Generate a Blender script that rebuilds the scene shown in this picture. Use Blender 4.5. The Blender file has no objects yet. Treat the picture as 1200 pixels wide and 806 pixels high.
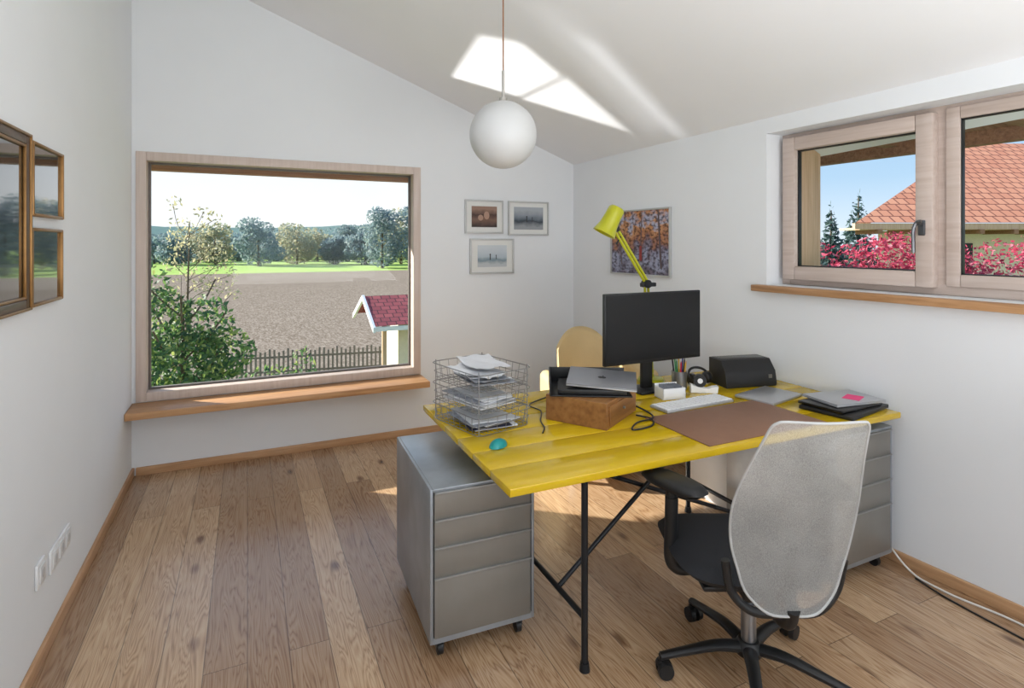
import bpy, bmesh, math, random
from mathutils import Vector, Matrix, noise as mnoise
random.seed(7)
D2R=math.radians
SC=bpy.context.scene
COL=SC.collection
# ------------------------------------------------------------------ materials
def lin(c):
    return tuple(((x/255.)/12.92 if x/255.<=0.04045 else ((x/255.+0.055)/1.055)**2.4) for x in c)+(1.0,)
MATS={}
def NN(nt,t,**kw):
    n=nt.nodes.new(t)
    for k,v in kw.items(): setattr(n,k,v)
    return n
def mat(name,col,rough=0.5,metal=0.0,var=0.05,scale=12.0,bump=0.0,bscale=60.0,coat=0.0,trans=0.0,spec=0.5,alpha=1.0,coord='Object'):
    if name in MATS: return MATS[name]
    m=bpy.data.materials.new(name); m.use_nodes=True
    nt=m.node_tree; b=nt.nodes['Principled BSDF']
    tc=NN(nt,'ShaderNodeTexCoord')
    no=NN(nt,'ShaderNodeTexNoise'); no.inputs['Scale'].default_value=scale; no.inputs['Detail'].default_value=3
    nt.links.new(tc.outputs[coord],no.inputs['Vector'])
    mx=NN(nt,'ShaderNodeMix',data_type='RGBA')
    c=lin(col)
    mx.inputs['A'].default_value=tuple(max(0,x*(1-var*2)) for x in c[:3])+(1,)
    mx.inputs['B'].default_value=tuple(min(1,x*(1+var*2)) for x in c[:3])+(1,)
    nt.links.new(no.outputs['Fac'],mx.inputs['Factor'])
    nt.links.new(mx.outputs['Result'],b.inputs['Base Color'])
    b.inputs['Roughness'].default_value=rough; b.inputs['Metallic'].default_value=metal
    b.inputs['Coat Weight'].default_value=coat
    b.inputs['Specular IOR Level'].default_value=spec
    b.inputs['Alpha'].default_value=alpha
    if bump>0:
        n2=NN(nt,'ShaderNodeTexNoise'); n2.inputs['Scale'].default_value=bscale; n2.inputs['Detail'].default_value=4
        nt.links.new(tc.outputs[coord],n2.inputs['Vector'])
        bp=NN(nt,'ShaderNodeBump'); bp.inputs['Strength'].default_value=bump; bp.inputs['Distance'].default_value=0.01
        nt.links.new(n2.outputs['Fac'],bp.inputs['Height']); nt.links.new(bp.outputs['Normal'],b.inputs['Normal'])
    MATS[name]=m
    return m
def ramp(nt,stops,interp='LINEAR'):
    r=NN(nt,'ShaderNodeValToRGB'); r.color_ramp.interpolation=interp
    e=r.color_ramp.elements
    while len(e)<len(stops): e.new(0.5)
    for i,(p,c) in enumerate(stops):
        e[i].position=p; e[i].color=lin(c)
    return r
def woodmat(name,c1,c2,c3,axis=0,scale=1.0,rough=0.45,dist=0.8):
    m=bpy.data.materials.new(name); m.use_nodes=True
    nt=m.node_tree; b=nt.nodes['Principled BSDF']
    tc=NN(nt,'ShaderNodeTexCoord'); mp=NN(nt,'ShaderNodeMapping')
    sc=[38*scale]*3; sc[axis]=2.2*scale
    mp.inputs['Scale'].default_value=sc
    nt.links.new(tc.outputs['Object'],mp.inputs['Vector'])
    no=NN(nt,'ShaderNodeTexNoise'); no.inputs['Scale'].default_value=1; no.inputs['Detail'].default_value=6; no.inputs['Distortion'].default_value=dist
    nt.links.new(mp.outputs[0],no.inputs['Vector'])
    r=ramp(nt,[(0.3,c1),(0.5,c2),(0.7,c3)])
    nt.links.new(no.outputs['Fac'],r.inputs[0]); nt.links.new(r.outputs[0],b.inputs['Base Color'])
    b.inputs['Roughness'].default_value=rough
    MATS[name]=m
    return m

m_wall=mat('wall_plaster',(233,236,239),0.9,var=0.01,scale=3,bump=0.05,bscale=180)
m_ceil=mat('ceiling_plaster',(240,241,243),0.9,var=0.01,scale=3)
m_frame=woodmat('pale_window_wood',(200,183,172),(207,191,181),(213,198,189),axis=2,rough=0.5)
m_framey=woodmat('pale_window_wood_side',(191,173,162),(199,182,172),(205,190,181),axis=1,rough=0.5)
m_sill=woodmat('oak_sill',(170,124,82),(192,146,102),(204,160,116),axis=0,rough=0.4)
m_silly=woodmat('oak_sill_side',(160,116,78),(184,140,98),(200,156,114),axis=1,rough=0.4)
m_base=woodmat('oak_baseboard',(180,138,100),(196,154,114),(206,166,128),axis=1,rough=0.45)
m_basex=woodmat('oak_baseboard_back',(180,138,100),(196,154,114),(206,166,128),axis=0,rough=0.45)
m_soffit=woodmat('exterior_timber',(130,92,66),(156,114,84),(174,130,98),axis=0,rough=0.7)
m_tan=woodmat('tan_timber',(196,158,124),(210,174,142),(222,188,156),axis=2,rough=0.6)
m_boxwood=woodmat('brown_box_wood',(122,80,42),(146,100,54),(158,112,64),axis=0,scale=0.9,rough=0.45,dist=0.0)
m_black=mat('black_plastic',(22,23,25),0.45,var=0.04)
m_blackgl=mat('black_gloss',(10,11,13),0.25,var=0.02)
m_blackmetal=mat('black_steel',(34,37,42),0.35,metal=0.4)
m_chrome=mat('chrome',(200,202,205),0.12,metal=1.0,var=0.01)
m_steel=mat('brushed_steel',(160,162,166),0.3,metal=0.9,var=0.03)
m_silver=mat('silver_aluminium',(188,190,194),0.32,metal=0.6,var=0.01)
m_zinc=mat('galvanised_sheet',(158,165,172),0.33,metal=0.6,var=0.16,scale=9)
m_drawer=mat('grey_drawer_sheet',(138,135,129),0.4,metal=0.4,var=0.06,scale=7)
m_lip=mat('drawer_lip_metal',(150,150,148),0.4,metal=0.5,var=0.04)
m_white=mat('white_plastic',(236,237,238),0.4,var=0.01)
m_paper=mat('white_paper',(222,224,228),0.8,var=0.04,scale=20)
m_paperg=mat('grey_print_paper',(150,155,165),0.7,var=0.35,scale=30)
m_leather=mat('brown_leather',(140,102,80),0.5,var=0.06,scale=20,bump=0.2,bscale=300)
m_pink=mat('pink_paper',(236,70,130),0.7)
m_teal=mat('teal_plastic',(20,140,140),0.35)
m_lime=mat('lime_enamel',(178,178,18),0.3,coat=0.3,var=0.02)
m_cream=mat('cream_leather',(214,188,138),0.5,var=0.06,scale=5,bump=0.15,bscale=40)
m_seat=mat('black_fabric',(26,28,33),0.85,bump=0.2,bscale=400)
m_gold=mat('dark_gold_frame',(140,102,56),0.35,metal=0.6,var=0.15,scale=40)
m_alu=mat('aluminium_frame',(190,191,190),0.4,metal=0.3,var=0.02)
m_dark=mat('dark_picture',(30,34,36),0.06,var=0.5,scale=6,coat=1.0)
m_matte=mat('picture_mount',(226,227,224),0.7,var=0.01)
m_globe=mat('opal_glass',(210,211,211),0.45,var=0.01,coat=0.1)
m_brass=mat('cord_brown',(150,104,76),0.5)
m_tube=mat('satin_nickel',(190,186,180),0.3,metal=0.8)
m_cablew=mat('white_cable',(225,222,215),0.5)
m_bark=mat('bark',(96,82,66),0.9,var=0.2,scale=8)
m_hwall=mat('house_render',(232,222,200),0.9)
m_purple=mat('navy_cover',(40,44,70),0.6)

def yellow():
    m=bpy.data.materials.new('yellow_gloss_paint'); m.use_nodes=True
    nt=m.node_tree; b=nt.nodes['Principled BSDF']
    tc=NN(nt,'ShaderNodeTexCoord'); mp=NN(nt,'ShaderNodeMapping'); mp.inputs['Scale'].default_value=(1.5,14,14)
    nt.links.new(tc.outputs['Object'],mp.inputs[0])
    no=NN(nt,'ShaderNodeTexNoise'); no.inputs['Scale'].default_value=2.0; no.inputs['Detail'].default_value=5
    nt.links.new(mp.outputs[0],no.inputs['Vector'])
    r=ramp(nt,[(0.25,(206,170,22)),(0.6,(212,178,26)),(0.8,(216,184,34))])
    nt.links.new(no.outputs['Fac'],r.inputs[0]); nt.links.new(r.outputs[0],b.inputs['Base Color'])
    bp=NN(nt,'ShaderNodeBump'); bp.inputs['Strength'].default_value=0.05; bp.inputs['Distance'].default_value=0.01
    nt.links.new(no.outputs['Fac'],bp.inputs['Height']); nt.links.new(bp.outputs['Normal'],b.inputs['Normal'])
    b.inputs['Roughness'].default_value=0.17
    return m
m_yellow=yellow()
def floor_mat():
    m=bpy.data.materials.new('oak_floor_planks'); m.use_nodes=True
    nt=m.node_tree; b=nt.nodes['Principled BSDF']; L=nt.links.new
    tc=NN(nt,'ShaderNodeTexCoord')
    sep=NN(nt,'ShaderNodeSeparateXYZ'); L(tc.outputs['Object'],sep.inputs[0])
    cb=NN(nt,'ShaderNodeCombineXYZ'); L(sep.outputs['Y'],cb.inputs['X']); L(sep.outputs['X'],cb.inputs['Y'])
    def brick(c1,c2,mo,msz):
        br=NN(nt,'ShaderNodeTexBrick'); br.offset=0.37; br.offset_frequency=2; br.squash=1.0
        br.inputs['Scale'].default_value=1.0; br.inputs['Brick Width'].default_value=2.3; br.inputs['Row Height'].default_value=0.145
        br.inputs['Mortar Size'].default_value=msz; br.inputs['Mortar Smooth'].default_value=0.1; br.inputs['Bias'].default_value=0.0
        br.inputs['Color1'].default_value=c1; br.inputs['Color2'].default_value=c2; br.inputs['Mortar'].default_value=mo
        L(cb.outputs[0],br.inputs['Vector']); return br
    b1=brick((0,0,0,1),(1,1,1,1),(0.5,0.5,0.5,1),0.0)
    b2=brick((1,1,1,1),(1,1,1,1),(0,0,0,1),0.0018)
    vs=NN(nt,'ShaderNodeVectorMath',operation='SCALE'); L(b1.outputs['Color'],vs.inputs[0]); vs.inputs['Scale'].default_value=37.0
    va=NN(nt,'ShaderNodeVectorMath',operation='ADD'); L(tc.outputs['Object'],va.inputs[0]); L(vs.outputs[0],va.inputs[1])
    mp=NN(nt,'ShaderNodeMapping'); mp.inputs['Scale'].default_value=(13,0.9,1); L(va.outputs[0],mp.inputs[0])
    no=NN(nt,'ShaderNodeTexNoise'); no.inputs['Scale'].default_value=1.0; no.inputs['Detail'].default_value=3; no.inputs['Distortion'].default_value=0.6
    L(mp.outputs[0],no.inputs['Vector'])
    mu=NN(nt,'ShaderNodeMath',operation='MULTIPLY'); L(no.outputs['Fac'],mu.inputs[0]); mu.inputs[1].default_value=20
    fr=NN(nt,'ShaderNodeMath',operation='PINGPONG'); L(mu.outputs[0],fr.inputs[0]); fr.inputs[1].default_value=0.5
    g1=NN(nt,'ShaderNodeMath',operation='MULTIPLY'); L(fr.outputs[0],g1.inputs[0]); g1.inputs[1].default_value=2.0
    mp2=NN(nt,'ShaderNodeMapping'); mp2.inputs['Scale'].default_value=(130,4,1); L(va.outputs[0],mp2.inputs[0])
    n2=NN(nt,'ShaderNodeTexNoise'); n2.inputs['Scale'].default_value=1; n2.inputs['Detail'].default_value=3; L(mp2.outputs[0],n2.inputs['Vector'])
    mixg=NN(nt,'ShaderNodeMix',data_type='FLOAT'); mixg.inputs['Factor'].default_value=0.5
    L(g1.outputs[0],mixg.inputs['A']); L(n2.outputs['Fac'],mixg.inputs['B'])
    gr=ramp(nt,[(0.15,(152,120,90)),(0.42,(196,165,132)),(0.8,(214,188,157))])
    L(mixg.outputs['Result'],gr.inputs[0])
    pr=ramp(nt,[(0.0,(202,188,176)),(0.35,(232,224,216)),(0.7,(252,247,240)),(1.0,(226,212,198))])
    L(b1.outputs['Color'],pr.inputs[0])
    m1=NN(nt,'ShaderNodeMix',data_type='RGBA',blend_type='MULTIPLY'); m1.inputs['Factor'].default_value=1
    L(gr.outputs[0],m1.inputs['A']); L(pr.outputs[0],m1.inputs['B'])
    mp3=NN(nt,'ShaderNodeMapping'); mp3.inputs['Scale'].default_value=(5.2,2.2,1); L(va.outputs[0],mp3.inputs[0])
    vo=NN(nt,'ShaderNodeTexVoronoi'); vo.inputs['Scale'].default_value=1.0; L(mp3.outputs[0],vo.inputs['Vector'])
    kr=ramp(nt,[(0.0,(70,50,40)),(0.06,(140,112,92)),(0.15,(255,255,255))]); L(vo.outputs['Distance'],kr.inputs[0])
    m2=NN(nt,'ShaderNodeMix',data_type='RGBA',blend_type='MULTIPLY'); m2.inputs['Factor'].default_value=0.8
    L(m1.outputs['Result'],m2.inputs['A']); L(kr.outputs[0],m2.inputs['B'])
    m3=NN(nt,'ShaderNodeMix',data_type='RGBA',blend_type='MULTIPLY'); m3.inputs['Factor'].default_value=0.55
    L(m2.outputs['Result'],m3.inputs['A']); L(b2.outputs['Color'],m3.inputs['B'])
    L(m3.outputs['Result'],b.inputs['Base Color'])
    b.inputs['Roughness'].default_value=0.27; b.inputs['Specular IOR Level'].default_value=0.95
    bp=NN(nt,'ShaderNodeBump'); bp.inputs['Strength'].default_value=0.10; bp.inputs['Distance'].default_value=0.005
    L(mixg.outputs['Result'],bp.inputs['Height']); L(bp.outputs['Normal'],b.inputs['Normal'])
    return m
m_floor=floor_mat()
def glass_mat():
    m=bpy.data.materials.new('window_glass'); m.use_nodes=True; nt=m.node_tree
    nt.nodes.remove(nt.nodes['Principled BSDF']); out=nt.nodes['Material Output']
    tr=NN(nt,'ShaderNodeBsdfTransparent'); tr.inputs[0].default_value=(0.97,0.985,0.98,1)
    gl=NN(nt,'ShaderNodeBsdfGlossy'); gl.inputs['Roughness'].default_value=0.0
    lw=NN(nt,'ShaderNodeLayerWeight'); lw.inputs['Blend'].default_value=0.5
    pw=NN(nt,'ShaderNodeMath',operation='POWER'); nt.links.new(lw.outputs['Facing'],pw.inputs[0]); pw.inputs[1].default_value=5
    ma=NN(nt,'ShaderNodeMath',operation='MULTIPLY_ADD'); nt.links.new(pw.outputs[0],ma.inputs[0]); ma.inputs[1].default_value=0.6; ma.inputs[2].default_value=0.015
    mx=NN(nt,'ShaderNodeMixShader'); nt.links.new(ma.outputs[0],mx.inputs[0]); nt.links.new(tr.outputs[0],mx.inputs[1]); nt.links.new(gl.outputs[0],mx.inputs[2])
    nt.links.new(mx.outputs[0],out.inputs[0]); return m
m_glass=glass_mat()
def leafmat(name,stops):
    m=bpy.data.materials.new(name); m.use_nodes=True; nt=m.node_tree; b=nt.nodes['Principled BSDF']; out=nt.nodes['Material Output']
    g=NN(nt,'ShaderNodeNewGeometry'); r=ramp(nt,stops); nt.links.new(g.outputs['Random Per Island'],r.inputs[0])
    nt.links.new(r.outputs[0],b.inputs['Base Color']); b.inputs['Roughness'].default_value=0.6
    t=NN(nt,'ShaderNodeBsdfTranslucent'); nt.links.new(r.outputs[0],t.inputs[0])
    mx=NN(nt,'ShaderNodeMixShader'); mx.inputs[0].default_value=0.45
    nt.links.new(b.outputs[0],mx.inputs[1]); nt.links.new(t.outputs[0],mx.inputs[2]); nt.links.new(mx.outputs[0],out.inputs[0]); return m
m_leafg=leafmat('green_leaves',[(0,(50,84,58)),(0.5,(84,122,72)),(0.8,(122,152,80)),(1,(166,176,100))])
m_leafy=leafmat('yellow_green_leaves',[(0,(150,150,116)),(0.5,(180,176,136)),(1,(206,194,152))])
m_leafd=leafmat('hazed_dark_leaves',[(0,(116,138,146)),(0.6,(130,150,152)),(1,(148,164,156))])  # distance haze painted in: dark foliage lightened to grey-blue
m_leafo=leafmat('hazed_olive_leaves',[(0,(148,158,140)),(0.6,(168,168,138)),(1,(192,176,138))])  # olive foliage paled, distance haze put into the colour
m_leafr=leafmat('crimson_leaves',[(0,(140,24,56)),(0.5,(192,62,92)),(0.85,(214,104,128)),(1,(228,156,168))])
m_conif=leafmat('conifer_needles',[(0,(60,86,88)),(1,(88,114,106))])
def tilemat(name,c1,c2,dark,sx,sy,ax='XY'):
    m=bpy.data.materials.new(name); m.use_nodes=True; nt=m.node_tree; b=nt.nodes['Principled BSDF']
    tc=NN(nt,'ShaderNodeTexCoord')
    br=NN(nt,'ShaderNodeTexBrick'); br.offset=0.5
    br.inputs['Scale'].default_value=1; br.inputs['Brick Width'].default_value=sx; br.inputs['Row Height'].default_value=sy
    br.inputs['Mortar Size'].default_value=sy*0.09; br.inputs['Mortar Smooth'].default_value=0.6
    br.inputs['Color1'].default_value=lin(c1); br.inputs['Color2'].default_value=lin(c2); br.inputs['Mortar'].default_value=lin(dark)
    nt.links.new(tc.outputs['UV'],br.inputs['Vector']); nt.links.new(br.outputs['Color'],b.inputs['Base Color'])
    b.inputs['Roughness'].default_value=0.8
    return m
m_tile=tilemat('red_roof_tiles',(206,136,104),(220,154,120),(132,78,60),0.28,0.34)
m_tile2=tilemat('shed_roof_tiles',(150,70,74),(178,90,90),(84,44,48),0.22,0.20)

# ------------------------------------------------------------------ mesh builder
class B:
    def __init__(s): s.bm=bmesh.new()
    def _xf(s,vs,M):
        for v in vs: v.co=M@v.co
    def box(s,c,d,rz=0,bev=0.0,M=None,rx=0,ry=0,seg=2):
        r=bmesh.ops.create_cube(s.bm,size=1.0); vs=r['verts']
        for v in vs: v.co=Vector((v.co.x*d[0],v.co.y*d[1],v.co.z*d[2]))
        if bev>0:
            es=list({e for v in vs for e in v.link_edges})
            rr=bmesh.ops.bevel(s.bm,geom=es,offset=min(bev,min(d)*0.45),segments=seg,profile=0.5,affect='EDGES')
            vs=list({v for f in rr['faces'] for v in f.verts}|{v for v in vs if v.is_valid})
        T=Matrix.Translation(c)@Matrix.Rotation(rz,4,'Z')@Matrix.Rotation(rx,4,'X')@Matrix.Rotation(ry,4,'Y')
        if M is not None: T=M@T
        s._xf(vs,T); return s
    def cyl(s,p1,p2,r1,r2=None,n=16):
        p1=Vector(p1);p2=Vector(p2); r2=r1 if r2 is None else r2
        d=p2-p1; L=d.length
        r=bmesh.ops.create_cone(s.bm,cap_ends=True,cap_tris=False,segments=n,radius1=r1,radius2=r2,depth=L)
        q=d.to_track_quat('Z','Y').to_matrix().to_4x4()
        s._xf(r['verts'],Matrix.Translation((p1+p2)/2)@q); return s
    def sph(s,c,r,sc=(1,1,1),n=20,M=None):
        q=bmesh.ops.create_uvsphere(s.bm,u_segments=n,v_segments=max(8,n//2),radius=r)
        T=Matrix.Translation(c)
        if M is not None: T=T@M
        s._xf(q['verts'],T@Matrix.Diagonal((sc[0],sc[1],sc[2],1))); return s
    def tube(s,pts,r,n=8,closed=False,sub=6,flat=1.0):
        P=[Vector(p) for p in pts]; m=len(P); C=[]
        rng=range(m) if closed else range(m-1)
        for i in rng:
            p0=P[(i-1)%m] if closed or i>0 else P[0]*2-P[1]
            p1=P[i]; p2=P[(i+1)%m]
            p3=P[(i+2)%m] if closed or i+2<m else P[m-1]*2-P[m-2]
            for k in range(sub):
                t=k/sub
                C.append(0.5*((2*p1)+(-p0+p2)*t+(2*p0-5*p1+4*p2-p3)*t*t+(-p0+3*p1-3*p2+p3)*t**3))
        if not closed: C.append(P[-1])
        N=len(C); rings=[]; up=Vector((0,0,1))
        for i in range(N):
            a=C[(i-1)%N] if closed or i>0 else C[0]; b=C[(i+1)%N] if closed or i<N-1 else C[-1]
            t=(b-a); 
            if t.length<1e-9: t=Vector((0,0,1))
            t.normalize()
            u=up-t*up.dot(t)
            if u.length<0.05: u=Vector((1,0,0))-t*t.x
            u.normalize(); up=u; w=t.cross(u)
            rr=r(i/(N-1)) if callable(r) else r
            rings.append([s.bm.verts.new(C[i]+(u*math.cos(2*math.pi*k/n)*flat+w*math.sin(2*math.pi*k/n))*rr) for k in range(n)])
        for i in range(N if closed else N-1):
            A=rings[i];Bq=rings[(i+1)%N]
            for k in range(n): s.bm.faces.new((A[k],A[(k+1)%n],Bq[(k+1)%n],Bq[k]))
        if not closed:
            s.bm.faces.new(list(reversed(rings[0]))); s.bm.faces.new(rings[-1])
        return s
    def lathe(s,prof,c=(0,0,0),n=32,M=None):
        rings=[]
        for (r,z) in prof:
            rings.append([s.bm.verts.new((r*math.cos(2*math.pi*k/n),r*math.sin(2*math.pi*k/n),z)) for k in range(n)])
        for i in range(len(rings)-1):
            for k in range(n): s.bm.faces.new((rings[i][k],rings[i][(k+1)%n],rings[i+1][(k+1)%n],rings[i+1][k]))
        T=Matrix.Translation(c)
        if M is not None: T=T@M
        s._xf([v for R in rings for v in R],T); return s
    def prism(s,poly,vec):
        v=Vector(vec)
        a=[s.bm.verts.new(p) for p in poly]; b=[s.bm.verts.new(Vector(p)+v) for p in poly]
        n=len(poly)
        s.bm.faces.new(a); s.bm.faces.new(list(reversed(b)))
        for i in range(n): s.bm.faces.new((a[i],b[i],b[(i+1)%n],a[(i+1)%n]))
        return s
    def obj(s,name,m,parent=None,loc=(0,0,0),rot=(0,0,0),smooth=True,label=None,category=None,kind=None,group=None,ang=40):
        bmesh.ops.recalc_face_normals(s.bm,faces=s.bm.faces)
        me=bpy.data.meshes.new(name); s.bm.to_mesh(me); s.bm.free()
        if smooth:
            for p in me.polygons: p.use_smooth=True
            me.set_sharp_from_angle(angle=D2R(ang))
        me.materials.append(m)
        o=bpy.data.objects.new(name,me); COL.objects.link(o)
        o.location=loc; o.rotation_euler=rot
        if parent: o.parent=parent
        tag(o,label,category,kind,group)
        return o
def tag(o,label=None,category=None,kind=None,group=None):
    if label: o['label']=label
    if category: o['category']=category
    if kind: o['kind']=kind
    if group: o['group']=group
def root(name,label,category,loc=(0,0,0),rz=0,group=None,kind=None):
    e=bpy.data.objects.new(name,None); e.empty_display_size=0.05; COL.objects.link(e)
    e.location=loc; e.rotation_euler=(0,0,rz); tag(e,label,category,kind,group); return e
def copything(r,loc,rz=None,label=None):
    n=r.copy(); COL.objects.link(n); n.location=loc
    if rz is not None: n.rotation_euler=(0,0,rz)
    if label: n['label']=label
    def rec(o,p):
        for ch in o.children:
            c2=ch.copy(); COL.objects.link(c2); c2.parent=p; rec(ch,c2)
    rec(r,n)
    return n
def pane(name,P,parent):
    me=bpy.data.meshes.new(name); me.from_pydata(P,[],[(0,1,2,3)]); me.materials.append(m_glass)
    o=bpy.data.objects.new(name,me); COL.objects.link(o); o.parent=parent; return o

# ------------------------------------------------------------------ room shell
LX=-0.697; BY=4.467; RX=2.725; FY=-1.7
RW=D2R(2.98)
def zc(x,y): return 2.275+0.375*(2.725-x)+0.033*(4.467-y)
def bwpoly(x0,x1,z0,z1=None):
    return [(x0,BY,z0),(x1,BY,z0),(x1,BY,z1 if z1 else zc(x1,BY)+0.08),(x0,BY,z1 if z1 else zc(x0,BY)+0.08)]
WX0,WX1,WZ0,WZ1=-0.67,1.27,0.489,2.165
BT=0.15
b=B(); e=(0,BT,0)
b.prism(bwpoly(LX-0.3,WX0,-0.1),e).prism(bwpoly(WX1,RX+0.4,-0.1),e).prism(bwpoly(WX0,WX1,-0.1,WZ0),e).prism(bwpoly(WX0,WX1,WZ1),e)
b.obj('wall_back',m_wall,kind='structure',smooth=False)
b=B(); ya,yb=FY,BY
b.prism([(LX,ya,-0.1),(LX,yb,-0.1),(LX,yb,zc(LX,yb)+0.08),(LX,ya,zc(LX,ya)+0.08)],(-0.3,0,0))
b.obj('wall_left',m_wall,kind='structure',smooth=False)
RL=(RX,BY,0); RR=(0,0,RW)
def ry(Y): return (Y-BY)*1.00135
def rtop(y): return 2.275+0.033*(-y)+0.06
OY0,OY1,OZ0,OZ1=ry(0.35),ry(2.42),1.30,2.21
b=B(); y0=ry(FY)-0.1; y1=0.0
def rp(a,c,z0,z1=None): return [(0,a,z0),(0,c,z0),(0,c,z1 if z1 else rtop(c)),(0,a,z1 if z1 else rtop(a))]
e=(0.36,0,0)
b.prism(rp(y0,OY0,-0.1),e).prism(rp(OY1,y1,-0.1),e).prism(rp(OY0,OY1,-0.1,OZ0),e).prism(rp(OY0,OY1,OZ1),e)
b.obj('wall_right',m_wall,loc=RL,rot=RR,kind='structure',smooth=False)
b=B(); xr=3.1
def fp(x0,x1,z0,z1=None): return [(x0,FY,z0),(x1,FY,z0),(x1,FY,z1 if z1 else zc(x1,FY)+0.08),(x0,FY,z1 if z1 else zc(x0,FY)+0.08)]
e=(0,-0.3,0)
b.prism(fp(LX-0.3,0.0,-0.1),e).prism(fp(2.2,xr+0.3,-0.1),e).prism(fp(0.0,2.2,-0.1,0.9),e).prism(fp(0.0,2.2,2.2),e)  # opening added in the unseen rear wall to let fill light in
b.obj('wall_rear',m_wall,kind='structure',smooth=False)
x0,x1,ya,yb=LX-0.3,RX+0.62,FY-0.3,BY+BT
b=B(); b.prism([(x0,ya,zc(x0,ya)),(x1,ya,zc(x1,ya)),(x1,yb,zc(x1,yb)),(x0,yb,zc(x0,yb))],(0,0,0.25))
b.obj('ceiling',m_ceil,kind='structure',smooth=False)
b=B(); b.box(((x0+x1)/2,(ya+yb)/2,-0.05),(x1-x0,yb-ya,0.1)); b.obj('floor',m_floor,kind='structure',smooth=False)
b=B(); b.box((LX+0.008,(FY+BY)/2,0.0275),(0.016,BY-FY,0.055),bev=0.003); b.obj('baseboard_left',m_base,kind='structure')
b=B(); b.box(((LX+RX)/2+0.005,BY-0.008,0.0275),(RX-LX-0.04,0.016,0.055),bev=0.003); b.obj('baseboard_back',m_basex,kind='structure')
b=B(); b.box((-0.008,(y0)/2,0.0275),(0.016,-y0-0.1,0.055),bev=0.003); b.obj('baseboard_right',m_base,loc=RL,rot=RR,kind='structure')

# back window
def rectframe(b,x0,x1,z0,z1,w,y,d,wb=None,bev=0.004):
    wb=wb or w
    b.box(((x0+w/2),y,(z0+z1)/2),(w,d,z1-z0),bev=bev).box(((x1-w/2),y,(z0+z1)/2),(w,d,z1-z0),bev=bev)
    b.box(((x0+x1)/2,y,z1-w/2),(x1-x0-2*w,d,w),bev=bev).box(((x0+x1)/2,y,z0+wb/2),(x1-x0-2*w,d,wb),bev=bev)
w1=root('window_1','large fixed picture window with pale timber frame above oak ledge','window',kind='structure')
b=B(); rectframe(b,WX0-0.004,WX1+0.004,WZ0,WZ1,0.060,BY+0.05,0.13); b.obj('frame',m_frame,parent=w1)
b=B(); rectframe(b,WX0+0.052,WX1-0.052,WZ0+0.055,WZ1-0.055,0.018,BY+0.095,0.03,bev=0.002); b.obj('glazing_bead',mat('dark_gasket',(104,98,94),0.5),parent=w1)
pane('window_pane',[(WX0+0.06,BY+0.095,WZ0+0.06),(WX1-0.06,BY+0.095,WZ0+0.06),(WX1-0.06,BY+0.095,WZ1-0.06),(WX0+0.06,BY+0.095,WZ1-0.06)],w1)
b=B(); b.box(((LX+1.275)/2+0.001,BY-0.135,0.462),(1.275-LX-0.002,0.27,0.045),bev=0.004); b.obj('trim_1',m_sill,kind='structure')
b=B(); b.box((0.2,BY+BT+0.38,2.30),(6.4,0.76,0.08)); b.box((0.2,BY+BT+0.72,2.20),(6.4,0.08,0.13))
for x in (-1.6,-0.3,1.0,2.3): b.box((x,BY+BT+0.34,2.22),(0.09,0.68,0.08))
b.obj('trim_2',m_soffit,kind='structure')

# right window
w2=root('window_2','two-part timber casement window with pale wood frames','window',loc=RL,rz=RW,kind='structure')
def yframe(b,ya,yb,z0,z1,w,x,d,bev=0.004,wl=None):
    wl=wl or w
    b.box((x,ya+w/2,(z0+z1)/2),(d,w,z1-z0),bev=bev).box((x,yb-wl/2,(z0+z1)/2),(d,wl,z1-z0),bev=bev)
    b.box((x,(ya+w+yb-wl)/2,z1-w/2),(d,yb-ya-w-wl,w),bev=bev).box((x,(ya+w+yb-wl)/2,z0+w/2),(d,yb-ya-w-wl,w),bev=bev)
b=B(); yframe(b,OY0,OY1,OZ0+0.001,OZ1,0.055,0.175,0.06)
b.box((0.175,ry(1.56),(OZ0+OZ1)/2),(0.06,0.10,OZ1-OZ0-0.1),bev=0.004)
b.obj('frame',m_framey,parent=w2)
sa=B(); yframe(sa,ry(1.58),ry(2.385),1.335,2.18,0.078,0.13,0.07,bev=0.008); s1=sa.obj('sash',m_framey,parent=w2)
sa=B(); yframe(sa,ry(0.42),ry(1.54),1.345,2.19,0.058,0.15,0.05,bev=0.006); s2=sa.obj('sash',m_framey,parent=w2)
b=B(); yframe(b,ry(1.65),ry(2.315),1.405,2.11,0.014,0.145,0.03,bev=0.001); b.obj('glazing_bead',m_black,parent=s1)
b=B(); yframe(b,ry(0.47),ry(1.49),1.396,2.139,0.012,0.15,0.03,bev=0.001); b.obj('glazing_bead',m_black,parent=s2)
pane('window_pane',[(0.15,ry(1.65),1.405),(0.15,ry(2.31),1.405),(0.15,ry(2.31),2.11),(0.15,ry(1.65),2.11)],s1)
pane('window_pane',[(0.155,ry(0.47),1.396),(0.155,ry(1.485),1.396),(0.155,ry(1.485),2.139),(0.155,ry(0.47),2.139)],s2)
b=B(); hy=ry(1.625)
b.box((0.09,hy,1.625),(0.012,0.032,0.075),bev=0.006); b.cyl((0.09,hy,1.645),(0.045,hy,1.645),0.010)
b.tube([(0.046,hy-0.02,1.655),(0.042,hy,1.648),(0.04,hy+0.012,1.61),(0.04,hy+0.012,1.56),(0.042,hy+0.012,1.505)],0.011,flat=0.8)
b.obj('window_handle',mat('dark_satin_metal',(100,102,106),0.35,metal=0.8),parent=s1,label='satin metal window handle')
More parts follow.
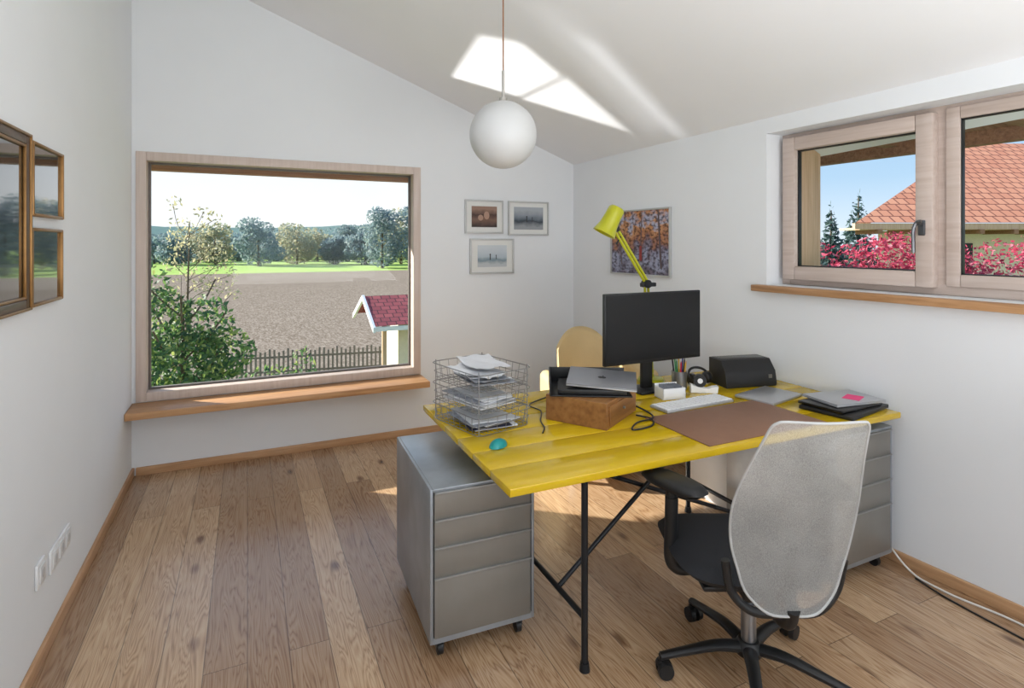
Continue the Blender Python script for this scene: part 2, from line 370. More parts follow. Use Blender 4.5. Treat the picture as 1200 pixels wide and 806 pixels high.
b=B(); b.box((0.33,OY1-0.006,(OZ0+OZ1)/2),(0.26,0.03,OZ1-OZ0),bev=0.002); b.box((0.46,OY1+0.03,(OZ0+OZ1)/2-0.2),(0.06,0.10,1.6)); b.obj('trim_3',m_tan,loc=RL,rot=RR,kind='structure')
b=B(); b.box((0.05,(OY0+ry(2.49))/2,1.28),(0.21,ry(2.49)-OY0,0.038),bev=0.004); b.obj('trim_4',m_silly,loc=RL,rot=RR,kind='structure')
b=B(); b.prism([(0.36,-5.5,2.33),(1.15,-5.5,2.20),(1.15,-5.5,2.26),(0.36,-5.5,2.40)],(0,6.0,0))
b.box((1.10,-2.6,2.18),(0.08,5.8,0.09))
for k in range(8): b.box((0.76,-5.2+k*0.75,2.23),(0.72,0.08,0.08))
b.obj('trim_5',m_soffit,loc=RL,rot=RR,kind='structure')

# ------------------------------------------------------------------ pendant lamp
pl=root('pendant_lamp','white opal glass globe pendant on thin brown cord','lamp',loc=(1.19,2.64,2.107))
b=B(); b.sph((0,0,0),0.173,n=48); b.obj('globe_shade',m_globe,parent=pl,label='matt white opal globe')
b=B(); b.cyl((0,0,0.165),(0,0,0.19),0.024,0.020,n=24).cyl((0,0,0.19),(0,0,0.33),0.0075,n=12); b.obj('stem',m_tube,parent=pl,label='satin metal stem')
zt=zc(1.19,2.64)-2.107
b=B(); b.cyl((0,0,0.33),(0,0,zt-0.03),0.0038,n=8); b.obj('cord',m_brass,parent=pl)
b=B(); b.cyl((0,0,zt-0.06),(0,0,zt-0.012),0.045,n=24); b.obj('ceiling_rose',m_white,parent=pl)

# ------------------------------------------------------------------ desk
DX0,DX1,DY0,DY1,DZ=0.785,2.83,1.655,2.72,0.744
dk=root('desk','long yellow painted plank desk on black steel frame','desk',loc=(1.8,2.2,0),rz=D2R(-0.8))
b=B(); nb=6; wb=(DY1-DY0)/nb
for i in range(nb):
    b.box(((DX0+DX1)/2-1.8,DY0+wb*(i+0.5)-2.2,DZ-0.014),(DX1-DX0,wb-0.0045,0.028),bev=0.003)
b.obj('tabletop',m_yellow,parent=dk,label='glossy yellow plank tabletop')
fy0,fy1=1.73-2.2,2.52-2.2; fxa,fxb=1.115-1.8,2.30-1.8
for fx in (fxa,fxb):
    b=B()
    for yy in (fy0,fy1): b.cyl((fx,yy,0.02),(fx,yy,0.70),0.0125).cyl((fx,yy,0.0),(fx,yy,0.03),0.02,0.016)
    b.cyl((fx,fy0,0.19),(fx,fy1,0.19),0.011).cyl((fx,fy0,0.69),(fx,fy1,0.69),0.0125)
    lf=b.obj('leg_frame',m_blackmetal,parent=dk,label='black steel tube leg frame')
    b=B(); b.box((fx,fy0+0.015,0.703),(0.10,0.07,0.022),bev=0.002); b.obj('bracket',m_steel,parent=lf,label='grey metal mounting bracket')
    b=B(); b.box((fx,fy1-0.015,0.703),(0.10,0.07,0.022),bev=0.002); b.obj('bracket',m_steel,parent=lf,label='grey metal mounting bracket')
cy=1.93-2.2
b=B(); b.cyl((fxa,cy,0.19),(1.78-1.8,cy,0.70),0.0095).cyl((fxa,cy+0.02,0.69),(fxb,cy+0.02,0.19),0.0095)
b.box(((fxa+fxb)/2,fy0+0.06,0.704),(fxb-fxa-0.11,0.03,0.022)).box(((fxa+fxb)/2,fy1-0.06,0.704),(fxb-fxa-0.11,0.03,0.022))
b.obj('cross_brace',m_blackmetal,parent=dk,label='diagonal black steel cross brace')

# ------------------------------------------------------------------ drawer pedestals
def pedestal(name,label,loc,rz,w=0.42,d=0.62,h=0.645,hs=(0.105,0.105,0.115,0.225)):
    r=root(name,label,'cabinet',loc=loc,rz=rz,group='rolling metal drawer cabinets')
    z0=0.075; t=0.012; b=B()
    b.box((-w/2+t/2,d/2,(z0+h)/2),(t,d,h-z0),bev=0.002).box((w/2-t/2,d/2,(z0+h)/2),(t,d,h-z0),bev=0.002)
    b.box((0,d/2,h-t/2),(w-2*t,d,t),bev=0.002).box((0,d/2,z0+0.012),(w-2*t,d,0.024)).box((0,d-0.006,(z0+h)/2),(w-2*t,0.012,h-z0-0.03))
    b.box((0,0.25,(z0+h)/2),(w-2*t-0.002,0.4,h-z0-0.05))
    b.obj('body',m_zinc,parent=r,label='galvanised sheet metal carcass')
    tot=sum(hs); gap=(h-z0-0.024-t-tot)/(len(hs)+1)+0.0; z=h-t-gap*0.5
    for i,hh in enumerate(hs):
        dr=B(); zc_=z-hh/2
        dr.box((0,0.008,zc_),(w-2*t-0.008,0.02,hh),bev=0.003)
        o=dr.obj('drawer',m_drawer,parent=r,label='grey metal drawer front')
        hb=B(); hb.box((0,-0.005,z-0.004),(w-2*t-0.008,0.012,0.007),bev=0.002); hb.obj('handle',m_lip,parent=o,label='folded metal grip edge')
        z-=hh+gap
    for sx in (-1,1):
        for yy in (0.05,d-0.05):
            cb=B(); x=sx*(w/2-0.05)
            cb.box((x,yy,0.07),(0.035,0.035,0.008)).box((x-0.012,yy,0.05),(0.003,0.03,0.04)).box((x+0.012,yy,0.05),(0.003,0.03,0.04)).cyl((x-0.01,yy+0.004,0.025),(x+0.01,yy+0.004,0.025),0.025,n=20)
            cb.obj('caster',m_black,parent=r)
    return r
pedestal('drawer_cabinet','grey galvanised four-drawer cabinet on casters under desk end',(0.815,1.985,0),D2R(-2.5))
pedestal('drawer_cabinet','grey metal four-drawer cabinet on casters beside wall',(2.575,1.66,0),D2R(0.5),h=0.68,hs=(0.12,0.12,0.12,0.225))

# ------------------------------------------------------------------ office chair
RC=-25
oc=root('office_chair','black swivel chair with light grey mesh back at desk','chair',loc=(1.635,1.475,0),rz=D2R(RC))
rr=D2R(-RC)
hub=B(); hub.lathe([(0.0,0.075),(0.045,0.078),(0.05,0.10),(0.035,0.125),(0.0,0.13)],n=24)
angs=[85,157,229,301,13]
for a in angs:
    aa=D2R(a)+rr; c_,s_=math.cos(aa),math.sin(aa)
    hub.tube([(0.03*c_,0.03*s_,0.10),(0.12*c_,0.12*s_,0.105),(0.22*c_,0.22*s_,0.09),(0.32*c_,0.32*s_,0.072)],lambda t:0.026-0.010*t,n=10,flat=0.75)
base=hub.obj('star_base',m_black,parent=oc,label='black five-star base')
for a in angs:
    aa=D2R(a)+rr; c_,s_=math.cos(aa),math.sin(aa); cb=B()
    x,y=0.318*c_,0.318*s_; px_,py_=-s_,c_
    cb.cyl((x,y,0.045),(x,y,0.078),0.010,n=12)
    for k in (-1,1):
        cb.cyl((x+px_*k*0.008-c_*0.012,y+py_*k*0.008-s_*0.012,0.029),(x+px_*k*0.027-c_*0.012,y+py_*k*0.027-s_*0.012,0.029),0.029,0.027,n=24)
    cb.box((x-c_*0.006,y-s_*0.006,0.046),(0.04,0.014,0.026),rz=aa,bev=0.005)
    cb.obj('caster',m_black,parent=base,label='black twin-wheel caster')
b=B(); b.cyl((0,0,0.12),(0,0,0.26),0.026,n=24).cyl((0,0,0.24),(0,0,0.37),0.015,n=20); b.obj('gas_lift',m_steel,parent=oc)
b=B(); b.box((0,-0.03,0.375),(0.16,0.26,0.05),bev=0.015,seg=3).tube([(0,-0.12,0.37),(0,-0.22,0.36),(0,-0.29,0.385),(0,-0.315,0.44)],0.022,n=12,flat=1.2)
b.tube([(0.08,0.02,0.37),(0.16,0.02,0.365),(0.24,0.02,0.37)],0.012).tube([(-0.08,0.02,0.37),(-0.16,0.02,0.365),(-0.24,0.02,0.37)],0.012)
b.obj('tilt_mechanism',m_black,parent=oc)
def cushion(w,d,h,zf,n=20,p=4.0):
    b=B(); bm=b.bm; top=[];bot=[]
    for j in range(n+1):
        rt=[];rb=[]
        for i in range(n+1):
            u=-1+2*i/n; v=-1+2*j/n
            k=max(abs(u),abs(v)); q=max(1e-9,(abs(u)**p+abs(v)**p)**(1/p))
            x=u*k/q; y=v*k/q
            e=(1-k**4)
            rt.append(bm.verts.new((x*w/2,y*d/2,zf(x,y)+h/2*max(0,e)**0.5)))
            rb.append(bm.verts.new((x*w/2,y*d/2,zf(x,y)-h/2*max(0,e)**0.5)) if k<0.999 else rt[-1])
        top.append(rt);bot.append(rb)
    for j in range(n):
        for i in range(n):
            bm.faces.new((top[j][i],top[j][i+1],top[j+1][i+1],top[j+1][i]))
            f=[bot[j][i],bot[j+1][i],bot[j+1][i+1],bot[j][i+1]]
            if len(set(f))==4:
                try: bm.faces.new(f)
                except ValueError: pass
    return b
b=cushion(0.52,0.50,0.09,lambda x,y:0.445-0.025*max(0,y)**3+0.01*x*x)
o=b.obj('seat',m_seat,parent=oc,loc=(-0.03,0.03,0),ang=80,label='black fabric seat cushion')
b=B(); b.box((-0.02,0.03,0.405),(0.40,0.40,0.02),bev=0.008); b.obj('seat_pan',m_black,parent=oc)
for sx in (-1,1):
    b=B(); x=sx*0.275
    b.tube([(sx*0.2,0.02,0.37),(sx*0.25,0.02,0.372),(x,0.02,0.41),(x,0.015,0.52),(x,0.01,0.635)],0.024,n=12,flat=1.0)
    b.cyl((x,0.012,0.50),(x,0.01,0.655),0.020)
    a_=b.obj('armrest',m_black,parent=oc)
    c2=cushion(0.115,0.27,0.045,lambda x_,y_:0.68,n=14,p=3.0); c2.obj('arm_pad',m_black,parent=a_,loc=(x+0.01,0.02,0),rot=(0,0,D2R(34 if sx<0 else 5)),ang=80,label='soft black arm pad')
def hw(v):
    pts=[(0,0.06),(0.03,0.10),(0.10,0.140),(0.28,0.178),(0.45,0.194),(0.62,0.184),(0.78,0.163),(0.90,0.147),(0.965,0.138),(0.99,0.126),(1,0.105)]
    for (a,wa),(c,wc) in zip(pts,pts[1:]):
        if v<=c:
            t=(v-a)/(c-a); return wa+(wc-wa)*t
    return pts[-1][1]
def bp_(u,v):
    z=0.42+0.635*v
    y=-0.325+0.03*math.sin(v*math.pi*0.9)-0.17*v**1.3
    x=u*hw(v)+0.012*v
    y+=0.055*(u*hw(v)/0.2)**2
    return Vector((x,y,z))
b=B(); nv,nu=60,20; G=[]
for j in range(nv+1):
    G.append([b.bm.verts.new(bp_(-1+2*i/nu,j/nv)) for i in range(nu+1)])
for j in range(nv):
    for i in range(nu): b.bm.faces.new((G[j][i],G[j][i+1],G[j+1][i+1],G[j+1][i]))
def meshmat():
    m=bpy.data.materials.new('grey_chair_mesh'); m.use_nodes=True; nt=m.node_tree; bs=nt.nodes['Principled BSDF']; out=nt.nodes['Material Output']
    tc=NN(nt,'ShaderNodeTexCoord'); bs.inputs['Base Color'].default_value=lin((216,216,213)); bs.inputs['Roughness'].default_value=0.7
    mp=NN(nt,'ShaderNodeMapping'); mp.inputs['Scale'].default_value=(700,60,260); nt.links.new(tc.outputs['Object'],mp.inputs[0])
    no=NN(nt,'ShaderNodeTexNoise'); no.inputs['Scale'].default_value=1; no.inputs['Detail'].default_value=1; nt.links.new(mp.outputs[0],no.inputs['Vector'])
    n3=NN(nt,'ShaderNodeTexNoise'); n3.inputs['Scale'].default_value=9; n3.inputs['Detail'].default_value=2; nt.links.new(tc.outputs['Object'],n3.inputs['Vector'])
    mr=NN(nt,'ShaderNodeMapRange'); mr.inputs['From Min'].default_value=0.35; mr.inputs['From Max'].default_value=0.65; mr.inputs['To Min'].default_value=0.34; mr.inputs['To Max'].default_value=0.54
    nt.links.new(no.outputs['Fac'],mr.inputs['Value'])
    ad=NN(nt,'ShaderNodeMath',operation='MULTIPLY_ADD'); nt.links.new(n3.outputs['Fac'],ad.inputs[0]); ad.inputs[1].default_value=0.25; nt.links.new(mr.outputs[0],ad.inputs[2])
    sb=NN(nt,'ShaderNodeMath',operation='SUBTRACT'); nt.links.new(ad.outputs[0],sb.inputs[0]); sb.inputs[1].default_value=0.10
    tr=NN(nt,'ShaderNodeBsdfTransparent'); tl=NN(nt,'ShaderNodeBsdfTranslucent'); tl.inputs[0].default_value=lin((228,228,225))
    m1=NN(nt,'ShaderNodeMixShader'); m1.inputs[0].default_value=0.4; nt.links.new(bs.outputs[0],m1.inputs[1]); nt.links.new(tl.outputs[0],m1.inputs[2])
    m2=NN(nt,'ShaderNodeMixShader'); nt.links.new(sb.outputs[0],m2.inputs[0]); nt.links.new(m1.outputs[0],m2.inputs[1]); nt.links.new(tr.outputs[0],m2.inputs[2])
    nt.links.new(m2.outputs[0],out.inputs[0]); return m
back=b.obj('backrest',meshmat(),parent=oc,ang=80,label='light grey translucent mesh backrest')
b=B(); vv=[0,0.03,0.1,0.2,0.3,0.4,0.5,0.6,0.7,0.8,0.9,0.965,0.99,1.0]
lp=[bp_(1,v) for v in vv]+[bp_(0,1.0)]+[bp_(-1,v) for v in reversed(vv)]+[bp_(0,0)]
b.tube(lp,0.004,n=8,closed=True,sub=3); b.obj('rim',mat('grey_rim',(178,179,178),0.6),parent=back)
b=B(); sp=[bp_(0,v)+Vector((0,0.024,0)) for v in (0.03,0.12,0.25,0.36)]
b.tube([(0,-0.27,0.37)]+[tuple(p) for p in sp],0.018,n=10,flat=0.6)
b.tube([(0,-0.28,0.40),(0.10,-0.27,0.40),(0.17,-0.25,0.45),(0.195,-0.25,0.55)],0.014,n=10).tube([(0,-0.28,0.40),(-0.10,-0.27,0.40),(-0.16,-0.25,0.45),(-0.18,-0.25,0.55)],0.014,n=10)
b.obj('back_support',m_black,parent=oc,label='black backrest support arms')

# ------------------------------------------------------------------ armchair behind desk
ac=root('armchair','low cream leather armchair behind the desk','armchair',loc=(2.235,3.38,0),rz=D2R(-14))
b=cushion(0.50,0.58,0.16,lambda x,y:0.36+0.02*y,n=18,p=6); b.obj('seat',m_cream,parent=ac,loc=(0,-0.05,0),ang=80)
b=B(); b.box((0,-0.03,0.20),(0.62,0.66,0.13),bev=0.02,seg=3); b.obj('base',m_cream,parent=ac)
b=B(); nU,nV=24,14; R1=[];R2=[]
for j in range(nV+1):
    v=j/nV; ra=[];rb=[]
    for i in range(nU+1):
        u=-1+2*i/nU
        zt_=0.42+0.465*v*(1-0.30*abs(u)**2.4)
        yb_=0.28+0.12*v-0.10*u*u
        xx=u*0.225*(1-0.06*v)+0.03
        ra.append(b.bm.verts.new((xx,yb_,zt_))); rb.append(b.bm.verts.new((xx*1.02,yb_+0.05*(1-0.3*v),zt_+0.012*v)))
    R1.append(ra);R2.append(rb)
for j in range(nV):
    for i in range(nU):
        b.bm.faces.new((R1[j][i],R1[j][i+1],R1[j+1][i+1],R1[j+1][i])); b.bm.faces.new((R2[j][i],R2[j+1][i],R2[j+1][i+1],R2[j][i+1]))
for i in range(nU):
    b.bm.faces.new((R1[nV][i],R1[nV][i+1],R2[nV][i+1],R2[nV][i])); b.bm.faces.new((R1[0][i],R2[0][i],R2[0][i+1],R1[0][i+1]))
for j in range(nV):
    b.bm.faces.new((R1[j][0],R1[j+1][0],R2[j+1][0],R2[j][0])); b.bm.faces.new((R1[j][nU],R2[j][nU],R2[j+1][nU],R1[j+1][nU]))
b.obj('backrest',m_cream,parent=ac,ang=70)
for sx in (-1,1):
    b=B(); b.box((sx*0.29,-0.04,0.42 if sx<0 else 0.47),(0.10,0.62,0.38 if sx<0 else 0.48),bev=0.045,seg=4); b.obj('armrest',m_cream,parent=ac)
    for yy in (-0.30,0.26):
        b=B(); b.cyl((sx*0.25,yy,0),(sx*0.25,yy,0.135),0.024,n=20); b.obj('leg',m_chrome,parent=ac,label='short chrome leg')

# ------------------------------------------------------------------ items on the desk
T=DZ+0.0005
mo=root('computer_monitor','black widescreen monitor on stand, screen off','monitor',loc=(1.985,2.43,T),rz=D2R(0))
b=B(); b.box((0,0,0.355),(0.645,0.022,0.375),bev=0.004).box((0,0.025,0.33),(0.38,0.04,0.24),bev=0.015); b.obj('housing',m_black,parent=mo)
b=B(); b.box((0,-0.0118,0.36),(0.628,0.002,0.350)); b.obj('screen',mat('black_screen',(6,7,9),0.3,var=0.02),parent=mo,label='dark switched-off screen')
b=B(); b.box((0,0.06,0.19),(0.07,0.03,0.36),bev=0.008).box((0,0.05,0.008),(0.20,0.16,0.015),bev=0.006); b.obj('stand',m_black,parent=mo)
tl=root('task_lamp','lime green spring-arm task lamp behind monitor','lamp',loc=(2.13,2.63,T))
b=B(); b.lathe([(0,0),(0.075,0.0),(0.078,0.01),(0.07,0.022),(0.02,0.03),(0.015,0.05),(0,0.05)],n=32); b.obj('base',m_lime,parent=tl)
b=B(); b.cyl((0.012,0,0.05),(-0.02,0,0.56),0.0075).cyl((-0.012,0,0.05),(-0.044,0,0.56),0.0075); b.obj('lower_arm',m_lime,parent=tl)
b=B(); b.cyl((-0.032,-0.02,0.57),(-0.032,0.02,0.57),0.024,n=20).box((-0.02,0,0.565),(0.10,0.03,0.024),bev=0.005); b.obj('joint',m_black,parent=tl,label='black elbow joint')
b=B(); b.cyl((-0.020,0,0.58),(-0.235,0,0.885),0.008).cyl((-0.040,0,0.575),(-0.255,0,0.875),0.008); b.obj('upper_arm',m_lime,parent=tl)
b=B(); b.cyl((-0.245,0,0.80),(-0.20,0,0.86),0.005); b.cyl((-0.245,-0.015,0.885),(-0.245,0.015,0.885),0.016); b.obj('head_bracket',m_black,parent=tl)
Ms=Matrix.Rotation(D2R(26),4,'Y')@Matrix.Rotation(D2R(10),4,'X')
hc=(-0.300,-0.03,0.935)
b=B(); b.lathe([(0.068,-0.085),(0.065,-0.080),(0.052,-0.035),(0.047,0.02),(0.046,0.065),(0.036,0.078),(0.0,0.081)],c=hc,n=32,M=Ms)
b.lathe([(0.068,-0.085),(0.062,-0.080),(0.048,-0.035),(0.0,-0.01)],c=hc,n=32,M=Ms)
b.tube([(-0.245,0,0.89),(-0.25,0,0.94),(-0.272,-0.02,0.985)],0.008)
b.obj('lamp_shade',m_lime,parent=tl,label='lime green flared lamp shade')

sc=root('document_scanner','black compact document scanner with closed lid','scanner',loc=(2.575,2.37,T),rz=D2R(-12))
b=B(); b.prism([(-0.16,-0.09,0.0),(-0.16,0.085,0.0),(-0.16,0.085,0.145),(-0.16,-0.03,0.145),(-0.16,-0.08,0.085),(-0.16,-0.09,0.02)],(0.32,0,0))
bmesh.ops.bevel(b.bm,geom=list(b.bm.edges),offset=0.003,segments=1,affect='EDGES'); b.obj('body',m_black,parent=sc,ang=25)
b=B(); b.box((0,0.03,0.146),(0.29,0.09,0.003),bev=0.001); b.obj('lid',m_blackgl,parent=sc)
b=B(); Mq=Matrix.Translation((0.12,-0.0855,0.055)); b.box((0,0,0),(0.02,0.008,0.02),M=Mq); b.obj('button',m_steel,parent=sc)

kb=root('keyboard','white slim compact computer keyboard','keyboard',loc=(2.01,2.16,T),rz=D2R(2))
b=B(); b.box((0,0,0.007),(0.44,0.125,0.013),bev=0.004); b.obj('case',m_silver,parent=kb)
b=B()
for r_ in range(5):
    for c_ in range(15):
        if r_==0 and 4<=c_<=8: continue
        b.box((-0.203+c_*0.029,-0.046+r_*0.023,0.0155),(0.025,0.019,0.005),bev=0.0015,seg=1)
b.box((-0.203+6*0.029,-0.046,0.0155),(0.141,0.019,0.005),bev=0.0015,seg=1)
b.obj('keycaps',m_white,parent=kb)
b=B(); b.box((0,0,0.002),(0.70,0.40,0.004),bev=0.0015); b.obj('desk_mat',m_leather,loc=(2.005,1.885,T),rot=(0,0,D2R(0)),label='brown leather desk mat lying on yellow desk',category='desk mat')

wbx=root('wooden_box','brown wooden box with front panel on desk','box',loc=(1.465,2.235,T),rz=D2R(32))
b=B(); b.box((0,0,0.0575),(0.35,0.30,0.115),bev=0.0015,seg=1); b.obj('body',m_boxwood,parent=wbx)
b=B(); b.box((0,-0.152,0.055),(0.30,0.006,0.085),bev=0.001,seg=1); b.obj('front_panel',m_boxwood,parent=wbx)
b=B(); b.cyl((0,-0.155,0.06),(0,-0.165,0.06),0.006); b.obj('knob',m_steel,parent=wbx)
zb=T+0.1155
b=B()
b.box((0,0,0.004),(0.37,0.27,0.006),bev=0.002).box((0,0.132,0.04),(0.37,0.006,0.075),bev=0.002).box((-0.182,0,0.04),(0.006,0.27,0.075),bev=0.002).box((0.182,0.04,0.02),(0.006,0.18,0.035),bev=0.002)
b.obj('document_tray',m_black,loc=(1.455,2.25,zb),rot=(0,0,D2R(-28)),label='black plastic document tray on wooden box',category='tray')
b=B(); b.box((0,0,0.012),(0.31,0.22,0.022),bev=0.003); b.obj('notebook_computer',m_black,loc=(1.46,2.235,zb+0.0075),rot=(0,0,D2R(-30)),label='closed black notebook computer in black tray',category='laptop')
lp_=root('laptop','closed silver laptop resting on black tray','laptop',loc=(1.50,2.205,zb+0.050)); lp_.rotation_euler=(D2R(8),D2R(3),D2R(-36))
b=B(); b.box((0,0,0.0045),(0.315,0.220,0.008),bev=0.003); b.obj('base',m_silver,parent=lp_)
b=B(); b.box((0,0,0.0115),(0.315,0.220,0.005),bev=0.002); lid=b.obj('lid',mat('space_grey_lid',(150,152,158),0.35,metal=0.6,var=0.01),parent=lp_)
b=B(); b.sph((-0.006,0,0.0142),0.013,sc=(1,1,0.03),n=16).sph((0.006,0,0.0142),0.013,sc=(1,1,0.03),n=16).sph((0.004,0.018,0.0142),0.006,sc=(0.5,1,0.05),n=10); b.obj('emblem',m_black,parent=lid,label='small dark fruit-shaped emblem')

def wiretray(h=0.075):
    b=B(); w,d=0.285,0.365; r=0.0018
    rc=0.035
    def loop(z,k,s=1.0):
        P=[]
        for (cx,cy,a0) in ((w/2-rc,d/2-rc,0),(-w/2+rc,d/2-rc,90),(-w/2+rc,-d/2+rc,180),(w/2-rc,-d/2+rc,270)):
            for q in range(4):
                a=D2R(a0+q*30); P.append(((cx+rc*math.cos(a))*s,(cy+rc*math.sin(a))*s,z))
        for i in range(len(P)): b.cyl(P[i],P[(i+1)%len(P)],r*k,n=6)
    f=1.05
    loop(0.003,1); loop(h,1.35,f); loop(h*0.5,0.8,(1+f)/2)
    for i in range(1,12):
        x=-w/2+w*i/12; b.cyl((x,-d/2,0.003),(x,d/2,0.003),r*0.7,n=5)
        if i%2==0 and 1<i<11:
            b.cyl((x,-d/2,0.003),(x*f,-d/2*f,h),r*0.7,n=5); b.cyl((x,d/2,0.003),(x*f,d/2*f,h),r*0.7,n=5)
    for i in range(1,8):
        y=-d/2+d*i/8
        b.cyl((-w/2,y,0.003),(w/2,y,0.003),r*0.7,n=5); b.cyl((-w/2,y,0.003),(-w/2*f,y*f,h),r*0.7,n=5); b.cyl((w/2,y,0.003),(w/2*f,y*f,h),r*0.7,n=5)
    return b
TL=(0.958,2.375); TR=D2R(14)
tr0=root('wire_letter_tray','chrome wire letter tray stacked on desk, full of papers','letter tray',loc=(TL[0],TL[1],T+0.001),rz=TR,group='stacked wire letter trays')
wiretray().obj('basket',m_steel,parent=tr0,smooth=False)
for sx in (-1,1):
    for sy in (-1,1):
        b=B(); b.cyl((sx*0.132,sy*0.170,0.004),(sx*0.132,sy*0.170,0.088),0.0025,n=6); b.obj('post',m_steel,parent=tr0)
copything(tr0,(TL[0],TL[1],T+0.091)); copything(tr0,(TL[0],TL[1],T+0.181))
for tier in range(3):
    z=T+0.0905*tier+0.006
    n=[6,7,6][tier]
    for i in range(n):
        hh=random.choice([0.003,0.005,0.007,0.004]); dx=random.uniform(-0.02,0.02); dy=random.uniform(-0.03,0.03)
        b=B(); s_=random.choice([(0.20,0.28),(0.19,0.26),(0.165,0.24),(0.15,0.22)])
        b.box((0,0,hh/2),(s_[0],s_[1],hh),bev=0.0008,seg=1)
        mm=m_paperg if (i%3==1) else m_paper
        if tier<2 and i==1: mm=m_purple
        b.obj('paper_stack',mm,loc=(TL[0]+dx,TL[1]+dy,z),rot=(0,0,TR+random.uniform(-0.3,0.3)),label='loose papers and letters lying in wire tray',category='paper',group='papers in the wire trays')
        z+=hh+0.0006
for i,(dx,dy,rz,rx) in enumerate([(-0.02,-0.03,0.3,5),(0.02,0.02,-0.2,3)]):
    b=B(); n=10; G=[]
    for j in range(n+1): G.append([b.bm.verts.new(((i2/n-.5)*0.17,(j/n-.5)*0.24,0.004*math.sin(i2*1.1+j*0.7+i)+0.008*((j/n)-.5)**2*4)) for i2 in range(n+1)])
    for j in range(n):
        for i2 in range(n): b.bm.faces.new((G[j][i2],G[j][i2+1],G[j+1][i2+1],G[j+1][i2]))
    b.obj('paper_sheet',m_paper,loc=(TL[0]+dx,TL[1]+dy,T+0.181+0.052+i*0.024),rot=(D2R(rx),0,TR+rz),label='curled white sheet on top of wire tray',category='paper',group='papers in the wire trays')

b=B(); b.sph((0,0,0.0),0.03,sc=(1.0,1.5,0.95),n=24)
for v in b.bm.verts:
    if v.co.z<0: v.co.z*=0.05
b.obj('computer_mouse',m_teal,loc=(0.90,2.045,T+0.0015),rot=(0,0,D2R(-60)),label='small teal computer mouse on desk',category='mouse')

b=B(); b.box((0,0,0.007),(0.30,0.21,0.014),bev=0.004); b.obj('tablet',m_silver,loc=(2.48,2.105,T),rot=(0,0,D2R(12)),label='closed silver tablet on desk beside keyboard',category='tablet')
b=B(); b.box((0,0,0.010),(0.37,0.25,0.018),bev=0.004); b.obj('notebook_computer',m_black,loc=(2.635,1.80,T),rot=(0,0,D2R(10)),label='closed black notebook computer at desk edge',category='laptop')
b=B(); b.box((0,0,0.008),(0.33,0.22,0.014),bev=0.003); b.obj('notebook_computer',m_blackgl,loc=(2.62,1.81,T+0.0195),rot=(0,0,D2R(4)),label='thin black notebook computer in stack',category='laptop')
lq=root('laptop','closed silver laptop with pink note on stack','laptop',loc=(2.66,1.82,T+0.0350),rz=D2R(-8))
b=B(); b.box((0,0,0.005),(0.30,0.21,0.009),bev=0.003); b.obj('base',m_silver,parent=lq)
b=B(); b.box((0,0,0.012),(0.30,0.21,0.004),bev=0.0015); b.obj('lid',m_silver,parent=lq)
b=B(); b.box((0,0,0.0005),(0.10,0.075,0.001)); b.obj('sticky_note',m_pink,loc=(2.69,1.79,T+0.0493),rot=(0,0,D2R(20)),label='bright pink sticky note on silver laptop',category='note')

PX_=2.165
ph=root('pen_cup','metal desk cup full of pens','pen holder',loc=(PX_,2.43,T))
b=B(); b.lathe([(0,0.002),(0.04,0.002),(0.042,0.10),(0.038,0.10),(0.036,0.006),(0,0.006)],n=28); b.obj('cup',m_steel,parent=ph)
PC=[(200,40,40),(30,60,150),(30,30,34),(220,180,40),(50,130,70),(180,90,40),(230,230,225)]
for i in range(12):
    a=i*2.4
    x,y=PX_+0.018*math.cos(a),2.43+0.018*math.sin(a)
    b=B(); L=random.uniform(0.14,0.175); b.cyl((0,0,0),(0,0,L-0.012),0.0038,n=8).cyl((0,0,L-0.012),(0,0,L),0.0038,0.001,n=8)
    b.obj('pen',mat('pen_%d'%(i%7),PC[i%7],0.4),loc=(x,y,T+0.008),rot=(-0.13*math.sin(a),0.13*math.cos(a),0),label='thin pen or pencil standing in the cup',category='pen',group='pens in the desk cup')
cbx=root('card_box','small white open box of cards on desk','box',loc=(2.00,2.315,T),rz=D2R(-10))
b=B(); 
for (c,d) in (((0,0,0.003),(0.13,0.09,0.005)),((0,-0.043,0.03),(0.13,0.004,0.055)),((0,0.043,0.035),(0.13,0.004,0.065)),((-0.063,0,0.03),(0.004,0.09,0.055)),((0.063,0,0.03),(0.004,0.09,0.055))): b.box(c,d,bev=0.001)
b.obj('tray',m_white,parent=cbx)
b=B()
for i in range(9): b.box((-0.045+i*0.011,0,0.036),(0.002,0.075,0.06),ry=D2R(6))
b.obj('cards',m_paperg,parent=cbx)
td=root('tape_dispenser','white and black tape dispenser on desk','tape dispenser',loc=(2.235,2.32,T),rz=D2R(-30))
b=B(); b.prism([(-0.07,-0.02,0),(0.07,-0.02,0),(0.075,-0.02,0.035),(0.045,-0.02,0.03),(0.02,-0.02,0.022),(-0.03,-0.02,0.03),(-0.07,-0.02,0.045)],(0,0.04,0)); b.obj('body',m_white,parent=td)
b=B(); b.cyl((-0.02,-0.012,0.062),(-0.02,0.012,0.062),0.034,n=28); b.obj('tape_roll',m_black,parent=td)
b=B(); b.cyl((-0.02,-0.014,0.062),(-0.02,0.014,0.062),0.014,n=20); b.obj('hub',m_white,parent=td)
hp=root('headphones','black over-ear headphones lying on desk','headphones',loc=(2.34,2.46,T))
b=B(); b.tube([(-0.06,0,0.03),(-0.07,0.01,0.055),(-0.045,0.03,0.08),(0.0,0.04,0.088),(0.045,0.03,0.08),(0.07,0.01,0.055),(0.06,0,0.03)],0.007,n=8); b.obj('headband',m_black,parent=hp)
for sx in (-1,1):
    b=B(); b.cyl((sx*0.045,0,0.034),(sx*0.068,0,0.034),0.032,n=24).sph((sx*0.045,0,0.034),0.030,sc=(0.4,1,1)); b.obj('ear_cup',m_black,parent=hp)
